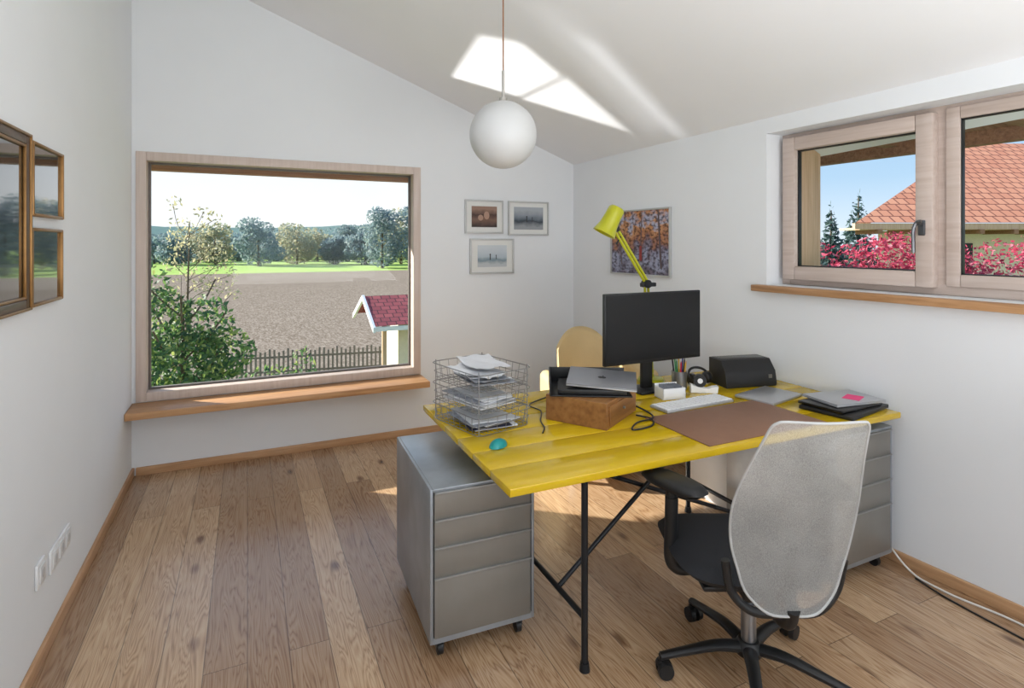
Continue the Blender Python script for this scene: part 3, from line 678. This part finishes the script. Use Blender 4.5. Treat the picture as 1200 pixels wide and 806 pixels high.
b=B(); b.tube([(1.64,2.13,T+0.005),(1.67,2.06,T+0.004),(1.61,1.98,T+0.004),(1.50,1.97,T+0.004),(1.56,2.02,T+0.012),(1.70,2.08,T+0.004),(1.735,2.28,T+0.004),(1.72,2.45,T+0.004),(1.8,2.6,T+0.004)],0.004,n=8); b.obj('power_cable',m_black,label='black power cable coiled beside wooden box',category='cable')
b=B(); b.tube([(1.13,2.10,T+0.004),(1.17,2.16,T+0.004),(1.20,2.25,T+0.004),(1.27,2.38,T+0.004),(1.27,2.5,T+0.004),(1.45,2.6,T+0.004)],0.003,n=8); b.obj('charging_cable',m_black,label='thin black cable lying on desk beside tray',category='cable')

cu=root('computer_tower','white computer tower standing under the desk','computer',loc=(2.60,2.58,0))
b=B(); b.box((0,0,0.23),(0.19,0.36,0.44),bev=0.01,seg=3).box((0,0,0.006),(0.17,0.32,0.012)); b.obj('case',m_white,parent=cu)
b=B(); b.box((0,-0.181,0.30),(0.15,0.004,0.2),bev=0.001); b.obj('front_panel',mat('light_grey_panel',(200,200,200),0.5),parent=cu)
b=B(); b.tube([(2.815,1.95,0.42),(2.815,1.80,0.22),(2.81,1.62,0.03),(2.80,1.45,0.005),(2.84,1.2,0.005),(2.80,0.9,0.005)],0.0045,n=8); b.obj('white_cable',m_cablew,label='white cable hanging beside cabinet and along floor',category='cable')
b=B(); b.tube([(2.79,1.56,0.005),(2.755,1.4,0.005),(2.74,1.1,0.005),(2.73,0.8,0.005)],0.004,n=8); b.obj('black_cable',m_black,label='black cable running over floor along wall',category='cable')

# ------------------------------------------------------------------ pictures
def picmat(name,kind):
    m=bpy.data.materials.new(name); m.use_nodes=True; nt=m.node_tree; b=nt.nodes['Principled BSDF']; L=nt.links.new
    tc=NN(nt,'ShaderNodeTexCoord'); sp=NN(nt,'ShaderNodeSeparateXYZ'); L(tc.outputs['Generated'],sp.inputs[0])
    no=NN(nt,'ShaderNodeTexNoise'); no.inputs['Detail'].default_value=5
    L(tc.outputs['Generated'],no.inputs['Vector'])
    ad=NN(nt,'ShaderNodeMath',operation='MULTIPLY_ADD'); L(no.outputs['Fac'],ad.inputs[0])
    if kind=='autumn':
        no.inputs['Scale'].default_value=7; ad.inputs[1].default_value=0.9; L(sp.outputs['Z'],ad.inputs[2])
        r=ramp(nt,[(0.30,(110,100,116)),(0.45,(160,164,190)),(0.60,(120,96,104)),(0.70,(176,118,82)),(0.80,(206,150,104)),(0.88,(176,182,206)),(1.0,(196,136,90))])
        d=NN(nt,'ShaderNodeMath',operation='MULTIPLY'); L(ad.outputs[0],d.inputs[0]); d.inputs[1].default_value=0.68; L(d.outputs[0],r.inputs[0])
        n2=NN(nt,'ShaderNodeTexNoise'); n2.inputs['Scale'].default_value=22; n2.inputs['Detail'].default_value=6; L(tc.outputs['Generated'],n2.inputs['Vector'])
        r2=ramp(nt,[(0.40,(84,74,80)),(0.54,(255,255,255))]); L(n2.outputs['Fac'],r2.inputs[0])
        mx=NN(nt,'ShaderNodeMix',data_type='RGBA',blend_type='MULTIPLY'); mx.inputs['Factor'].default_value=0.8
        L(r.outputs[0],mx.inputs['A']); L(r2.outputs[0],mx.inputs['B']); L(mx.outputs['Result'],b.inputs['Base Color'])
    else:
        no.inputs['Scale'].default_value=4; ad.inputs[1].default_value=0.3; L(sp.outputs['Z'],ad.inputs[2])
        st={'brown':[(0.2,(50,34,28)),(0.5,(120,90,76)),(0.75,(70,48,40)),(1,(150,120,104))],
            'beach':[(0.3,(150,155,160)),(0.5,(60,70,80)),(0.65,(110,120,130)),(1,(170,176,184))],
            'sea':[(0.3,(190,196,200)),(0.45,(120,140,150)),(0.6,(176,190,200)),(1,(200,208,214))]}[kind]
        r=ramp(nt,st); L(ad.outputs[0],r.inputs[0]); L(r.outputs[0],b.inputs['Base Color'])
    b.inputs['Roughness'].default_value=0.15
    return m
def pic_back(x0,x1,z0,z1,kind,label,mm,inner):
    r=root('picture_frame',label,'picture',loc=((x0+x1)/2,BY-0.001,z0)); w=x1-x0;h=z1-z0
    b=B(); rectframe(b,-w/2,w/2,0,h,0.014,-0.010,0.02,bev=0.002); b.obj('frame',mm,parent=r)
    b=B(); b.box((0,-0.008,h/2),(w-0.028,0.006,h-0.028)); b.obj('mount',m_matte,parent=r)
    b=B(); b.box((0,-0.0125,h/2),(w*inner[0],0.002,h*inner[1])); b.obj('photo',picmat('photo_'+kind,kind),parent=r)
    if kind in('sea','beach'):
        for dx,s_ in ((-0.02,1),(0.035,0.7)):
            b=B(); b.box((dx,-0.0142,h*0.46),(0.009*s_,0.001,0.04*s_)).sph((dx,-0.0142,h*0.46+0.026*s_),0.007*s_,sc=(1,0.08,1),n=10)
            b.obj('printed_figure',m_black,parent=r)
    if kind=='brown':
        for (px_,pz_,r_,sx_) in ((0.02,0.54,0.030,0.85),(-0.035,0.47,0.022,1.1)):
            b=B(); b.sph((px_,-0.0138,h*pz_),r_,sc=(sx_,0.02,1.15)); b.obj('printed_face',mat('skin_tone_print',(168,134,114),0.4),parent=r)
pic_back(1.655,2.008,1.633,1.92,'brown','small silver frame with brown portrait photograph',m_alu,(0.66,0.62))
pic_back(2.055,2.455,1.62,1.92,'beach','small grey frame with black-and-white beach photograph',m_alu,(0.72,0.66))
pic_back(1.70,2.11,1.29,1.59,'sea','small grey frame with pale seaside photograph',m_alu,(0.66,0.62))
r=root('framed_poster','framed autumn park photograph on white wall','picture',loc=RL,rz=RW)
pa,pb=ry(3.21),ry(3.90)
b=B(); yframe(b,pa,pb,1.30,1.815,0.012,-0.011,0.02,bev=0.002); b.obj('frame',m_alu,parent=r)
b=B(); b.box((-0.006,(pa+pb)/2,1.5575),(0.008,pb-pa-0.026,0.49)); po=b.obj('photo',picmat('photo_autumn','autumn'),parent=r)
for (yy,w_,lean,z0_,z1_) in ((pa+0.10,0.020,0.03,1.36,1.80),(pa+0.33,0.011,-0.02,1.42,1.80),(pa+0.55,0.016,0.05,1.38,1.80)):
    b=B(); b.prism([(-0.0106,yy-w_/2,z0_),(-0.0106,yy+w_/2,z0_),(-0.0106,yy+w_/3+lean,z1_),(-0.0106,yy-w_/3+lean,z1_)],(-0.0008,0,0)); b.obj('printed_trunk',mat('print_dark',(84,68,72),0.3),parent=r)
b=B(); b.box((-0.0118,(pa+pb)/2-0.02,1.46),(0.001,0.03,0.09)).sph((-0.0118,(pa+pb)/2-0.02,1.518),0.013,sc=(0.05,1,1),n=12); b.obj('printed_figure',mat('print_red',(150,50,44),0.3),parent=r)
def pic_left(y0,y1,z0,z1,fw,label,mm,inset=0.0):
    r=root('picture_frame',label,'picture',loc=(LX+0.001,(y0+y1)/2,z0)); w=y1-y0;h=z1-z0
    b=B(); yframe(b,-w/2,w/2,0,h,fw,0.012,0.022,bev=0.005); b.obj('frame',mm,parent=r)
    b=B(); b.box((0.008,0,h/2),(0.01,w-2*fw+0.002,h-2*fw+0.002)); b.obj('glazed_print',m_dark,parent=r,label='dark print behind reflective glass')
    if fw>0.03:
        b=B(); yframe(b,-w/2+fw,w/2-fw,fw,h-fw,0.010,0.018,0.010,bev=0.003); b.obj('inner_molding',m_gold,parent=r)
        b=B(); yframe(b,-w/2-0.003,w/2+0.003,-0.003,h+0.003,0.010,0.015,0.026,bev=0.003); b.obj('outer_molding',m_gold,parent=r)
m_dkw=mat('dark_walnut_frame',(72,50,30),0.35,var=0.15,scale=30)
pic_left(1.85,2.452,1.324,1.92,0.036,'large dark wood and gold framed picture on white wall',m_dkw)
pic_left(2.485,2.845,1.645,1.91,0.012,'small gold framed picture on white wall, upper of pair',m_gold)
pic_left(2.475,2.835,1.325,1.605,0.012,'small gold framed picture on white wall, lower of pair',m_gold)
def sock(y0,y1,z0,z1,n):
    r=root('wall_socket','white wall socket plate above baseboard','socket',loc=(LX+0.0005,(y0+y1)/2,z0)); w=y1-y0;h=z1-z0
    b=B(); b.box((0.005,0,h/2),(0.01,w,h),bev=0.003); b.obj('plate',m_white,parent=r)
    for i in range(n):
        y=-w/2+w*(i+.5)/n; b=B(); b.box((0.012,y,h/2),(0.005,0.062,0.062),bev=0.003); si=b.obj('socket_insert',mat('socket_white',(222,223,224),0.4),parent=r)
        b=B(); b.cyl((0.0145,y,h/2),(0.0152,y,h/2),0.018,n=24); b.obj('recess',mat('socket_recess',(200,201,202),0.5),parent=si)
sock(2.575,2.665,0.29,0.38,1); sock(2.73,2.99,0.265,0.355,3)

# ------------------------------------------------------------------ exterior
GZ=-2.5
def plainmesh(name,verts,faces,m,parent=None,**kw):
    me=bpy.data.meshes.new(name); me.from_pydata(verts,[],faces); me.materials.append(m); me.update()
    o=bpy.data.objects.new(name,me); COL.objects.link(o); 
    if parent: o.parent=parent
    tag(o,**kw); return o
def leafcloud(name,blobs,n,size,m,parent,seed,surf=0.5):
    rnd=random.Random(seed); V=[];Fc=[]
    tot=sum(b[3]*b[4]*b[5] for b in blobs)
    for (x,y,z,a,b_,c_) in blobs:
        k=int(n*(a*b_*c_)/tot)+1
        for i in range(k):
            while True:
                d=Vector((rnd.uniform(-1,1),rnd.uniform(-1,1),rnd.uniform(-1,1)))
                if 0.05<d.length<1: break
            d=d.normalized()*(d.length**surf)
            p=Vector((x+d.x*a,y+d.y*b_,z+d.z*c_))
            u=Vector((rnd.gauss(0,1),rnd.gauss(0,1),rnd.gauss(0,1))).normalized(); w=u.orthogonal().normalized()
            s_=size*rnd.uniform(0.6,1.3); i0=len(V)
            V+= [p-u*s_,p+w*s_*0.5,p+u*s_,p-w*s_*0.5]; Fc.append((i0,i0+1,i0+2,i0+3))
    return plainmesh(name,V,Fc,m,parent)
def fieldmat(name,c1,c2,c3,sx,sy,lo=0.35,hi=0.65):
    m=bpy.data.materials.new(name); m.use_nodes=True; nt=m.node_tree; b=nt.nodes['Principled BSDF']; L=nt.links.new
    tc=NN(nt,'ShaderNodeTexCoord'); mp=NN(nt,'ShaderNodeMapping'); mp.inputs['Scale'].default_value=(sx,sy,1); L(tc.outputs['Object'],mp.inputs[0])
    no=NN(nt,'ShaderNodeTexNoise'); no.inputs['Scale'].default_value=1; no.inputs['Detail'].default_value=8; no.inputs['Roughness'].default_value=0.75; L(mp.outputs[0],no.inputs['Vector'])
    r=ramp(nt,[(lo,c1),(0.5,c2),(hi,c3)]); L(no.outputs['Fac'],r.inputs[0]); L(r.outputs[0],b.inputs['Base Color']); b.inputs['Roughness'].default_value=1; b.inputs['Specular IOR Level'].default_value=0.0
    return m
m_soil=fieldmat('ploughed_soil',(104,92,80),(138,126,112),(168,156,142),12.0,3.4,0.36,0.64)
m_grass=fieldmat('meadow_grass',(142,170,92),(162,188,106),(176,194,118),0.5,0.5)
m_garden=fieldmat('garden_grass',(80,104,62),(120,140,88),(150,160,110),2,2)
m_far=fieldmat('haze_blue_hills',(176,192,206),(184,200,212),(192,204,216),0.05,0.05)  # pale blue stands in for haze over the distant ridge
def gplane(name,x0,x1,y0,y1,z,m,label,cat): return plainmesh(name,[(x0,y0,z),(x1,y0,z),(x1,y1,z),(x0,y1,z)],[(0,1,2,3)],m,label=label,category=cat,kind='stuff')
gplane('garden_lawn',-60,90,-30,18.2,GZ,m_garden,'green garden lawn around the house','lawn')
gplane('ploughed_field',-120,160,18.2,84,GZ,m_soil,'bare ploughed brown field behind picket fence','field')
gplane('meadow',-200,260,84,420,GZ,m_grass,'bright green meadow strip beyond ploughed field','meadow')
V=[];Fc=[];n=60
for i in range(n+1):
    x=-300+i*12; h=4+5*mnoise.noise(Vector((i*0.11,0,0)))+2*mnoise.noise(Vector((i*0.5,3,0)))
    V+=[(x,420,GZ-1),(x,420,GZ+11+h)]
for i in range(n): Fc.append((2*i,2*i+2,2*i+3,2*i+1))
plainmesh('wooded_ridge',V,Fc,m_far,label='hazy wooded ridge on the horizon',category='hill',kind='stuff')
f_=660.; th=math.atan(310/660.); s0,c0=math.sin(th),math.cos(th)
def tree(px,t,h,w,m,seed,label,n=2200,ls=0.33):
    h*=0.88; w*=1.2
    r_=(px-600)/f_; x=(s0+r_*c0)*t; y=(c0-r_*s0)*t
    r=root('tree',label,'tree',loc=(x,y,GZ),group=None)
    rnd=random.Random(seed); bl=[]
    for i in range(9):
        zz=h*rnd.uniform(0.16,0.84); k=1-abs(zz/h-0.4)*1.0
        bl.append((rnd.uniform(-.36,.36)*w*k,rnd.uniform(-.3,.3)*w,zz,w*0.24,w*0.24,h*0.15))
    bl.append((0,0,h*0.38,w*0.40,w*0.36,h*0.38))
    leafcloud('foliage',bl,n,ls,m,r,seed,0.5)
    b=B(); b.cyl((0,0,0),(0,0,h*0.6),0.25,0.12,n=8); b.obj('trunk',m_bark,parent=r)
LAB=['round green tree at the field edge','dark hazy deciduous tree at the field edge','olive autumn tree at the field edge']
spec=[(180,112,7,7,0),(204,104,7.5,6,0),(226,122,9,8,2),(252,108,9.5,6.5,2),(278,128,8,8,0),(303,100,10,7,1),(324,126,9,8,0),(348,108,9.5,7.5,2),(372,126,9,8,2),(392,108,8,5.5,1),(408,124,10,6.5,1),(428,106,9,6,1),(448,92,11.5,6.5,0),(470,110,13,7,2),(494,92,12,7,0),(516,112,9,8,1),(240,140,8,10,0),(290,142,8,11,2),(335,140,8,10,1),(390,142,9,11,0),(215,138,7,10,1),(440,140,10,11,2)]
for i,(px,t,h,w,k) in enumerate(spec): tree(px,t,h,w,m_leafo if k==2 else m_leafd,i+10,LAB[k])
sh=root('garden_tree','bushy green garden tree just outside window','tree',loc=(-0.75,8.3,GZ))
bl=[(-0.25,0,2.95,0.38,0.4,0.55),(0.22,0.1,3.0,0.38,0.4,0.38),(-0.1,0,2.4,0.7,0.6,0.6),(0.48,0,2.62,0.38,0.4,0.33),(0.05,0,1.6,0.72,0.7,0.8),(-0.35,0,3.45,0.22,0.25,0.35)]
leafcloud('foliage',bl,6500,0.045,m_leafg,sh,3,0.45)
b=B(); b.cyl((0,0,0),(0,0,3.3),0.05,0.02,n=8)
for i in range(16):
    a=i*2.3; z=1.0+i*0.14; b.tube([(0,0,z),(0.3*math.cos(a),0.3*math.sin(a),z+0.3),(0.5*math.cos(a),0.5*math.sin(a),z+0.6)],0.012,n=5,sub=3)
b.obj('trunk',m_bark,parent=sh)
sp_=root('birch_tree','slender autumn tree with sparse yellow leaves','tree',loc=(-0.95,10.5,GZ))
b=B(); b.cyl((0,0,0),(0.1,0,4.4),0.035,0.008,n=8); rnd=random.Random(5); bl=[]
for i in range(26):
    a=rnd.uniform(0,6.28); z=2.6+i*0.064; L_=rnd.uniform(0.3,0.75)*(1.15-i/50)
    e=(L_*math.cos(a)+0.05,L_*math.sin(a),z+rnd.uniform(0.15,0.6)); b.tube([(0.05,0,z),(e[0]*.5,e[1]*.5,z+0.15),e],0.005,n=5,sub=3)
    bl.append((e[0],e[1],e[2],0.15,0.15,0.13)); bl.append((e[0]*.6,e[1]*.6,z+0.2,0.12,0.12,0.10))
b.obj('trunk',m_bark,parent=sp_); leafcloud('foliage',bl,800,0.033,m_leafy,sp_,8,0.8)
hg=root('low_bushes','low green bushes growing along picket fence','bush',loc=(0,0,GZ))
hg['kind']='stuff'
leafcloud('foliage',[(0.6,16.5,0.3,0.9,0.5,0.45),(1.35,16.3,0.45,0.4,0.4,0.8),(-1.5,16,0.8,1.2,0.6,1.0),(2.4,16.2,0.2,0.8,0.4,0.25),(-3,15,1,1.5,1,1.3)],3500,0.07,m_leafg,hg,4,0.5)
pf=root('picket_fence','weathered grey wooden picket fence along field','fence',loc=(-0.4,18.0,GZ),rz=D2R(-9))
b=B()
for i in range(62):
    x=i*0.125; h=0.92+0.05*math.sin(i*1.7); b.box((x,0,h/2),(0.055,0.02,h)); 
pk=b.obj('pickets',mat('weathered_wood',(134,124,114),0.9,var=0.2),parent=pf,smooth=False); 
b=B(); b.box((3.8,0.03,0.3),(7.8,0.04,0.06)).box((3.8,0.03,0.72),(7.8,0.04,0.06)); b.obj('rail',MATS['weathered_wood'],parent=pf)
def roofplane(name,P,m,parent,uvs,kind=None):
    o=plainmesh(name,P,[(0,1,2,3)],m,parent); uv=o.data.uv_layers.new(name='UVMap')
    for i,u in enumerate(uvs): uv.data[i].uv=u
    return o
sd=root('garden_shed','small white garden shed with red tiled gable roof','shed',loc=(2.62,14.4,GZ))
L_=3.4; rz_=2.72; ez=2.14; hy_=1.35
roofplane('roof',[(0,-hy_,ez),(L_,-hy_,ez),(L_,0,rz_),(0,0,rz_)],m_tile2,sd,[(0,0),(L_,0),(L_,1.6),(0,1.6)])
roofplane('roof',[(0,hy_,ez),(0,0,rz_),(L_,0,rz_),(L_,hy_,ez)],m_tile2,sd,[(0,0),(0,1.6),(L_,1.6),(L_,0)])
b=B(); b.prism([(-0.02,-hy_-.05,ez-0.14),(-0.02,0,rz_-0.10),(-0.02,hy_+.05,ez-0.14),(-0.02,hy_+.05,ez-0.02),(-0.02,0,rz_+0.03),(-0.02,-hy_-.05,ez-0.02)],(0.06,0,0)); b.box((L_/2,-hy_,ez-0.07),(L_,0.05,0.10)); b.obj('barge_board',m_white,parent=sd)
b=B(); b.prism([(0.7,-0.8,0),(0.7,0.8,0),(0.7,0.8,2.2),(0.7,0,2.6),(0.7,-0.8,2.2)],(2.3,0,0)); b.obj('wall',m_hwall,parent=sd)
b=B(); b.box((0.3,-1.1,1.05),(0.10,0.10,2.1)); b.obj('post',m_tan,parent=sd)

nh=root('neighbour_house','house with red tiled hip roof and timber eaves','house',loc=(0,0,0),rz=-th)
ex0,ez_,rz2=9.15,2.1,5.0
roofplane('roof',[(ex0,15,ez_),(30,15,ez_),(30,19.5,rz2),(15.9,19.5,rz2)],m_tile,nh,[(ex0,0),(30,0),(30,5.4),(15.9,5.4)])
roofplane('roof',[(14.9,24,ez_),(ex0,15,ez_),(15.9,19.5,rz2),(15.95,19.6,rz2)],m_tile,nh,[(0,0),(9,0),(4.6,7),(4.5,7)])
b=B(); b.box((19.5,15,ez_-0.1),(20.8,0.12,0.16)); b.box((19.6,15.5,ez_-0.16),(20.6,1.0,0.06)); b.obj('eave_board',m_tan,parent=nh)
b=B(); b.prism([(10.4,16,GZ),(30,16,GZ),(30,24,GZ),(15.6,24,GZ)],(0,0,ez_-0.2-GZ)); b.obj('wall',m_hwall,parent=nh)
b=B(); 
for k in range(14): b.box((ex0+0.6+k*0.9,15.4,ez_-0.24),(0.12,1.0,0.12))
b.obj('rafter_tail',m_soffit,parent=nh)
for xx in (12.5,15.5):
    b=B(); b.box((xx,15.98,1.0),(1.1,0.06,1.1)); b.obj('window',m_black,parent=nh)
rs=root('crimson_shrub','crimson-leaved autumn shrub outside side window','shrub',loc=(7.6,4.6,GZ))
bl=[]; rnd=random.Random(9)
for i in range(40):
    k=rnd.uniform(-3.2,2.8); bl.append((k*0.9+rnd.uniform(-.3,.3),-k*0.42*1.0+rnd.uniform(-.4,.4),3.25+rnd.uniform(-0.5,0.70),0.5,0.5,0.32))
for i in range(10): bl.append((-2.6+i*0.6,1.2-i*0.26,2.5,0.7,0.5,1.0))
leafcloud('foliage',bl,38000,0.034,m_leafr,rs,12,0.7)
b=B(); 
for i in range(7): b.tube([(0,0,0),(0.5*(i-3)*.5,-0.2*(i-3)*.5,1.6),(0.8*(i-3)*.8,-0.35*(i-3)*.8,3.2)],0.04,n=6,sub=3)
b.obj('trunk',m_bark,parent=rs)
for (px,t,h,w,sd_) in ((974,42,7.0,2.6,1),(1006,44,8.2,4.0,2),(950,60,7.0,4,3)):
    r_=(px-600)/f_; x=(s0+r_*c0)*t; y=(c0-r_*s0)*t
    r=root('conifer_tree','tall dark green conifer tree behind neighbouring garden','tree',loc=(x,y,GZ))
    bl=[(0,0,h*(0.15+0.8*i/9),w*0.5*(1-i/10),w*0.5*(1-i/10),h*0.07) for i in range(10)]
    leafcloud('foliage',bl,2200,0.22,m_conif,r,sd_+50,0.6); b=B(); b.cyl((0,0,0),(0,0,h*0.93),0.2,0.04,n=8); b.obj('trunk',m_bark,parent=r)

# ------------------------------------------------------------------ world + lights
w=bpy.data.worlds.new('World'); SC.world=w; w.use_nodes=True; nt=w.node_tree; L=nt.links.new
bg=nt.nodes['Background']
tc=NN(nt,'ShaderNodeTexCoord'); sp=NN(nt,'ShaderNodeSeparateXYZ'); L(tc.outputs['Generated'],sp.inputs[0])
r1=ramp(nt,[(0.0,(250,251,252)),(0.06,(246,249,252)),(0.14,(236,243,251)),(0.35,(186,212,242)),(1.0,(120,162,222))]); L(sp.outputs['Z'],r1.inputs[0])
r2=ramp(nt,[(0.0,(226,238,250)),(0.10,(180,212,240)),(0.35,(130,178,228)),(1.0,(96,146,212))]); L(sp.outputs['Z'],r2.inputs[0])
mr=NN(nt,'ShaderNodeMapRange'); mr.inputs['From Min'].default_value=0.35; mr.inputs['From Max'].default_value=0.8; L(sp.outputs['X'],mr.inputs['Value'])
mx=NN(nt,'ShaderNodeMix',data_type='RGBA'); L(mr.outputs[0],mx.inputs['Factor']); L(r1.outputs[0],mx.inputs['A']); L(r2.outputs[0],mx.inputs['B'])
L(mx.outputs['Result'],bg.inputs['Color']); bg.inputs['Strength'].default_value=1.15
def light(kind,name,loc,energy,color=(1,1,1),**kw):
    d=bpy.data.lights.new(name,kind); d.energy=energy; d.color=color
    for k,v in kw.items(): setattr(d,k,v)
    o=bpy.data.objects.new(name,d); COL.objects.link(o); o.location=loc; return o
sun=light('SUN','sun',(0,0,10),10.5,(1,0.94,0.85),angle=D2R(0.6))
sun.rotation_euler=Vector((0.784,-0.62,-0.466)).to_track_quat('-Z','Y').to_euler()
a=light('AREA','rear_fill_light',(1.1,FY-0.05,1.6),24,(0.97,0.985,1.0),shape='RECTANGLE',size=2.2,size_y=1.4)  # added fill light behind the camera, at the invented rear opening
a.rotation_euler=(D2R(90),0,0)
a2=light('AREA','upward_fill_light',(1.0,-0.6,1.1),82,(0.985,0.99,1.0),shape='RECTANGLE',size=2.4,size_y=1.4)  # added unseen fill, aimed up to brighten the room off the ceiling
a2.rotation_euler=(D2R(180-12),0,0)
SGN=1.0
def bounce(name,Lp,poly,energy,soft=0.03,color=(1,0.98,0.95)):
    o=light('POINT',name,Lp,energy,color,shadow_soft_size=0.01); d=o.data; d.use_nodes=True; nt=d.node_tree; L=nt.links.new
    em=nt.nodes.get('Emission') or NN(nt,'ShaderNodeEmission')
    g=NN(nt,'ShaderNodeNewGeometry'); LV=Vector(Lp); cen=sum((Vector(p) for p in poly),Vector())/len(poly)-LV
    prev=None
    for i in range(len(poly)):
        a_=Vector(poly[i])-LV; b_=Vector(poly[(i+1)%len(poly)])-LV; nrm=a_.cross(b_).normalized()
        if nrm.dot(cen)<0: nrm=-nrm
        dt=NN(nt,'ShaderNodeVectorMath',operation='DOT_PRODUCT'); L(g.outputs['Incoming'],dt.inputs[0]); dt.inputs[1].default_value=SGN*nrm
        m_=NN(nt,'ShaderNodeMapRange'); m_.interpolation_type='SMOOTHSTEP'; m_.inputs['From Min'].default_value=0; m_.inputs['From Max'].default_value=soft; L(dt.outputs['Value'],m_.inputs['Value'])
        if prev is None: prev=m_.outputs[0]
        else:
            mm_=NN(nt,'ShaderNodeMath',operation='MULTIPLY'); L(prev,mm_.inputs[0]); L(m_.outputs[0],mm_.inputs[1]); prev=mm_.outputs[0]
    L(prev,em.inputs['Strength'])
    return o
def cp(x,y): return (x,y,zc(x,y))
bounce('glint_standin_lamp',(0.75,4.30,0.62),[cp(1.27,3.24),cp(1.502,3.04),cp(1.90,3.16),cp(1.85,3.78),cp(1.36,4.05)],250,0.03)  # added point lamps masked to ceiling patches, standing in for reflected sun
bounce('glint_standin_lamp',(0.75,4.30,0.62),[cp(1.85,3.12),cp(2.66,3.39),cp(1.82,3.82)],230,0.03)
bounce('glint_standin_lamp_soft',(0.95,4.30,0.62),[cp(1.55,2.76),cp(1.75,2.58),cp(2.90,3.02),cp(2.78,3.22)],130,0.05,(0.95,0.97,1.0))  # fainter added lamps for the soft streaks of reflected sun
bounce('glint_standin_lamp_soft',(0.95,4.30,0.62),[cp(1.1,2.75),cp(1.5,2.4),cp(2.85,2.95),cp(2.65,3.45)],60,0.10,(0.95,0.97,1.0))

# ------------------------------------------------------------------ camera
cd=bpy.data.cameras.new('camera'); cam=bpy.data.objects.new('camera',cd); COL.objects.link(cam)
cam.location=(0,0,1.55); cam.rotation_euler=(D2R(90),0,-th)
cd.sensor_width=36; cd.lens=660/1200*36; cd.shift_y=(285-403)/1200.; cd.clip_start=0.05; cd.clip_end=1500
SC.camera=cam
try:
    SC.view_settings.view_transform='Standard'; SC.view_settings.look='None'
except Exception: pass
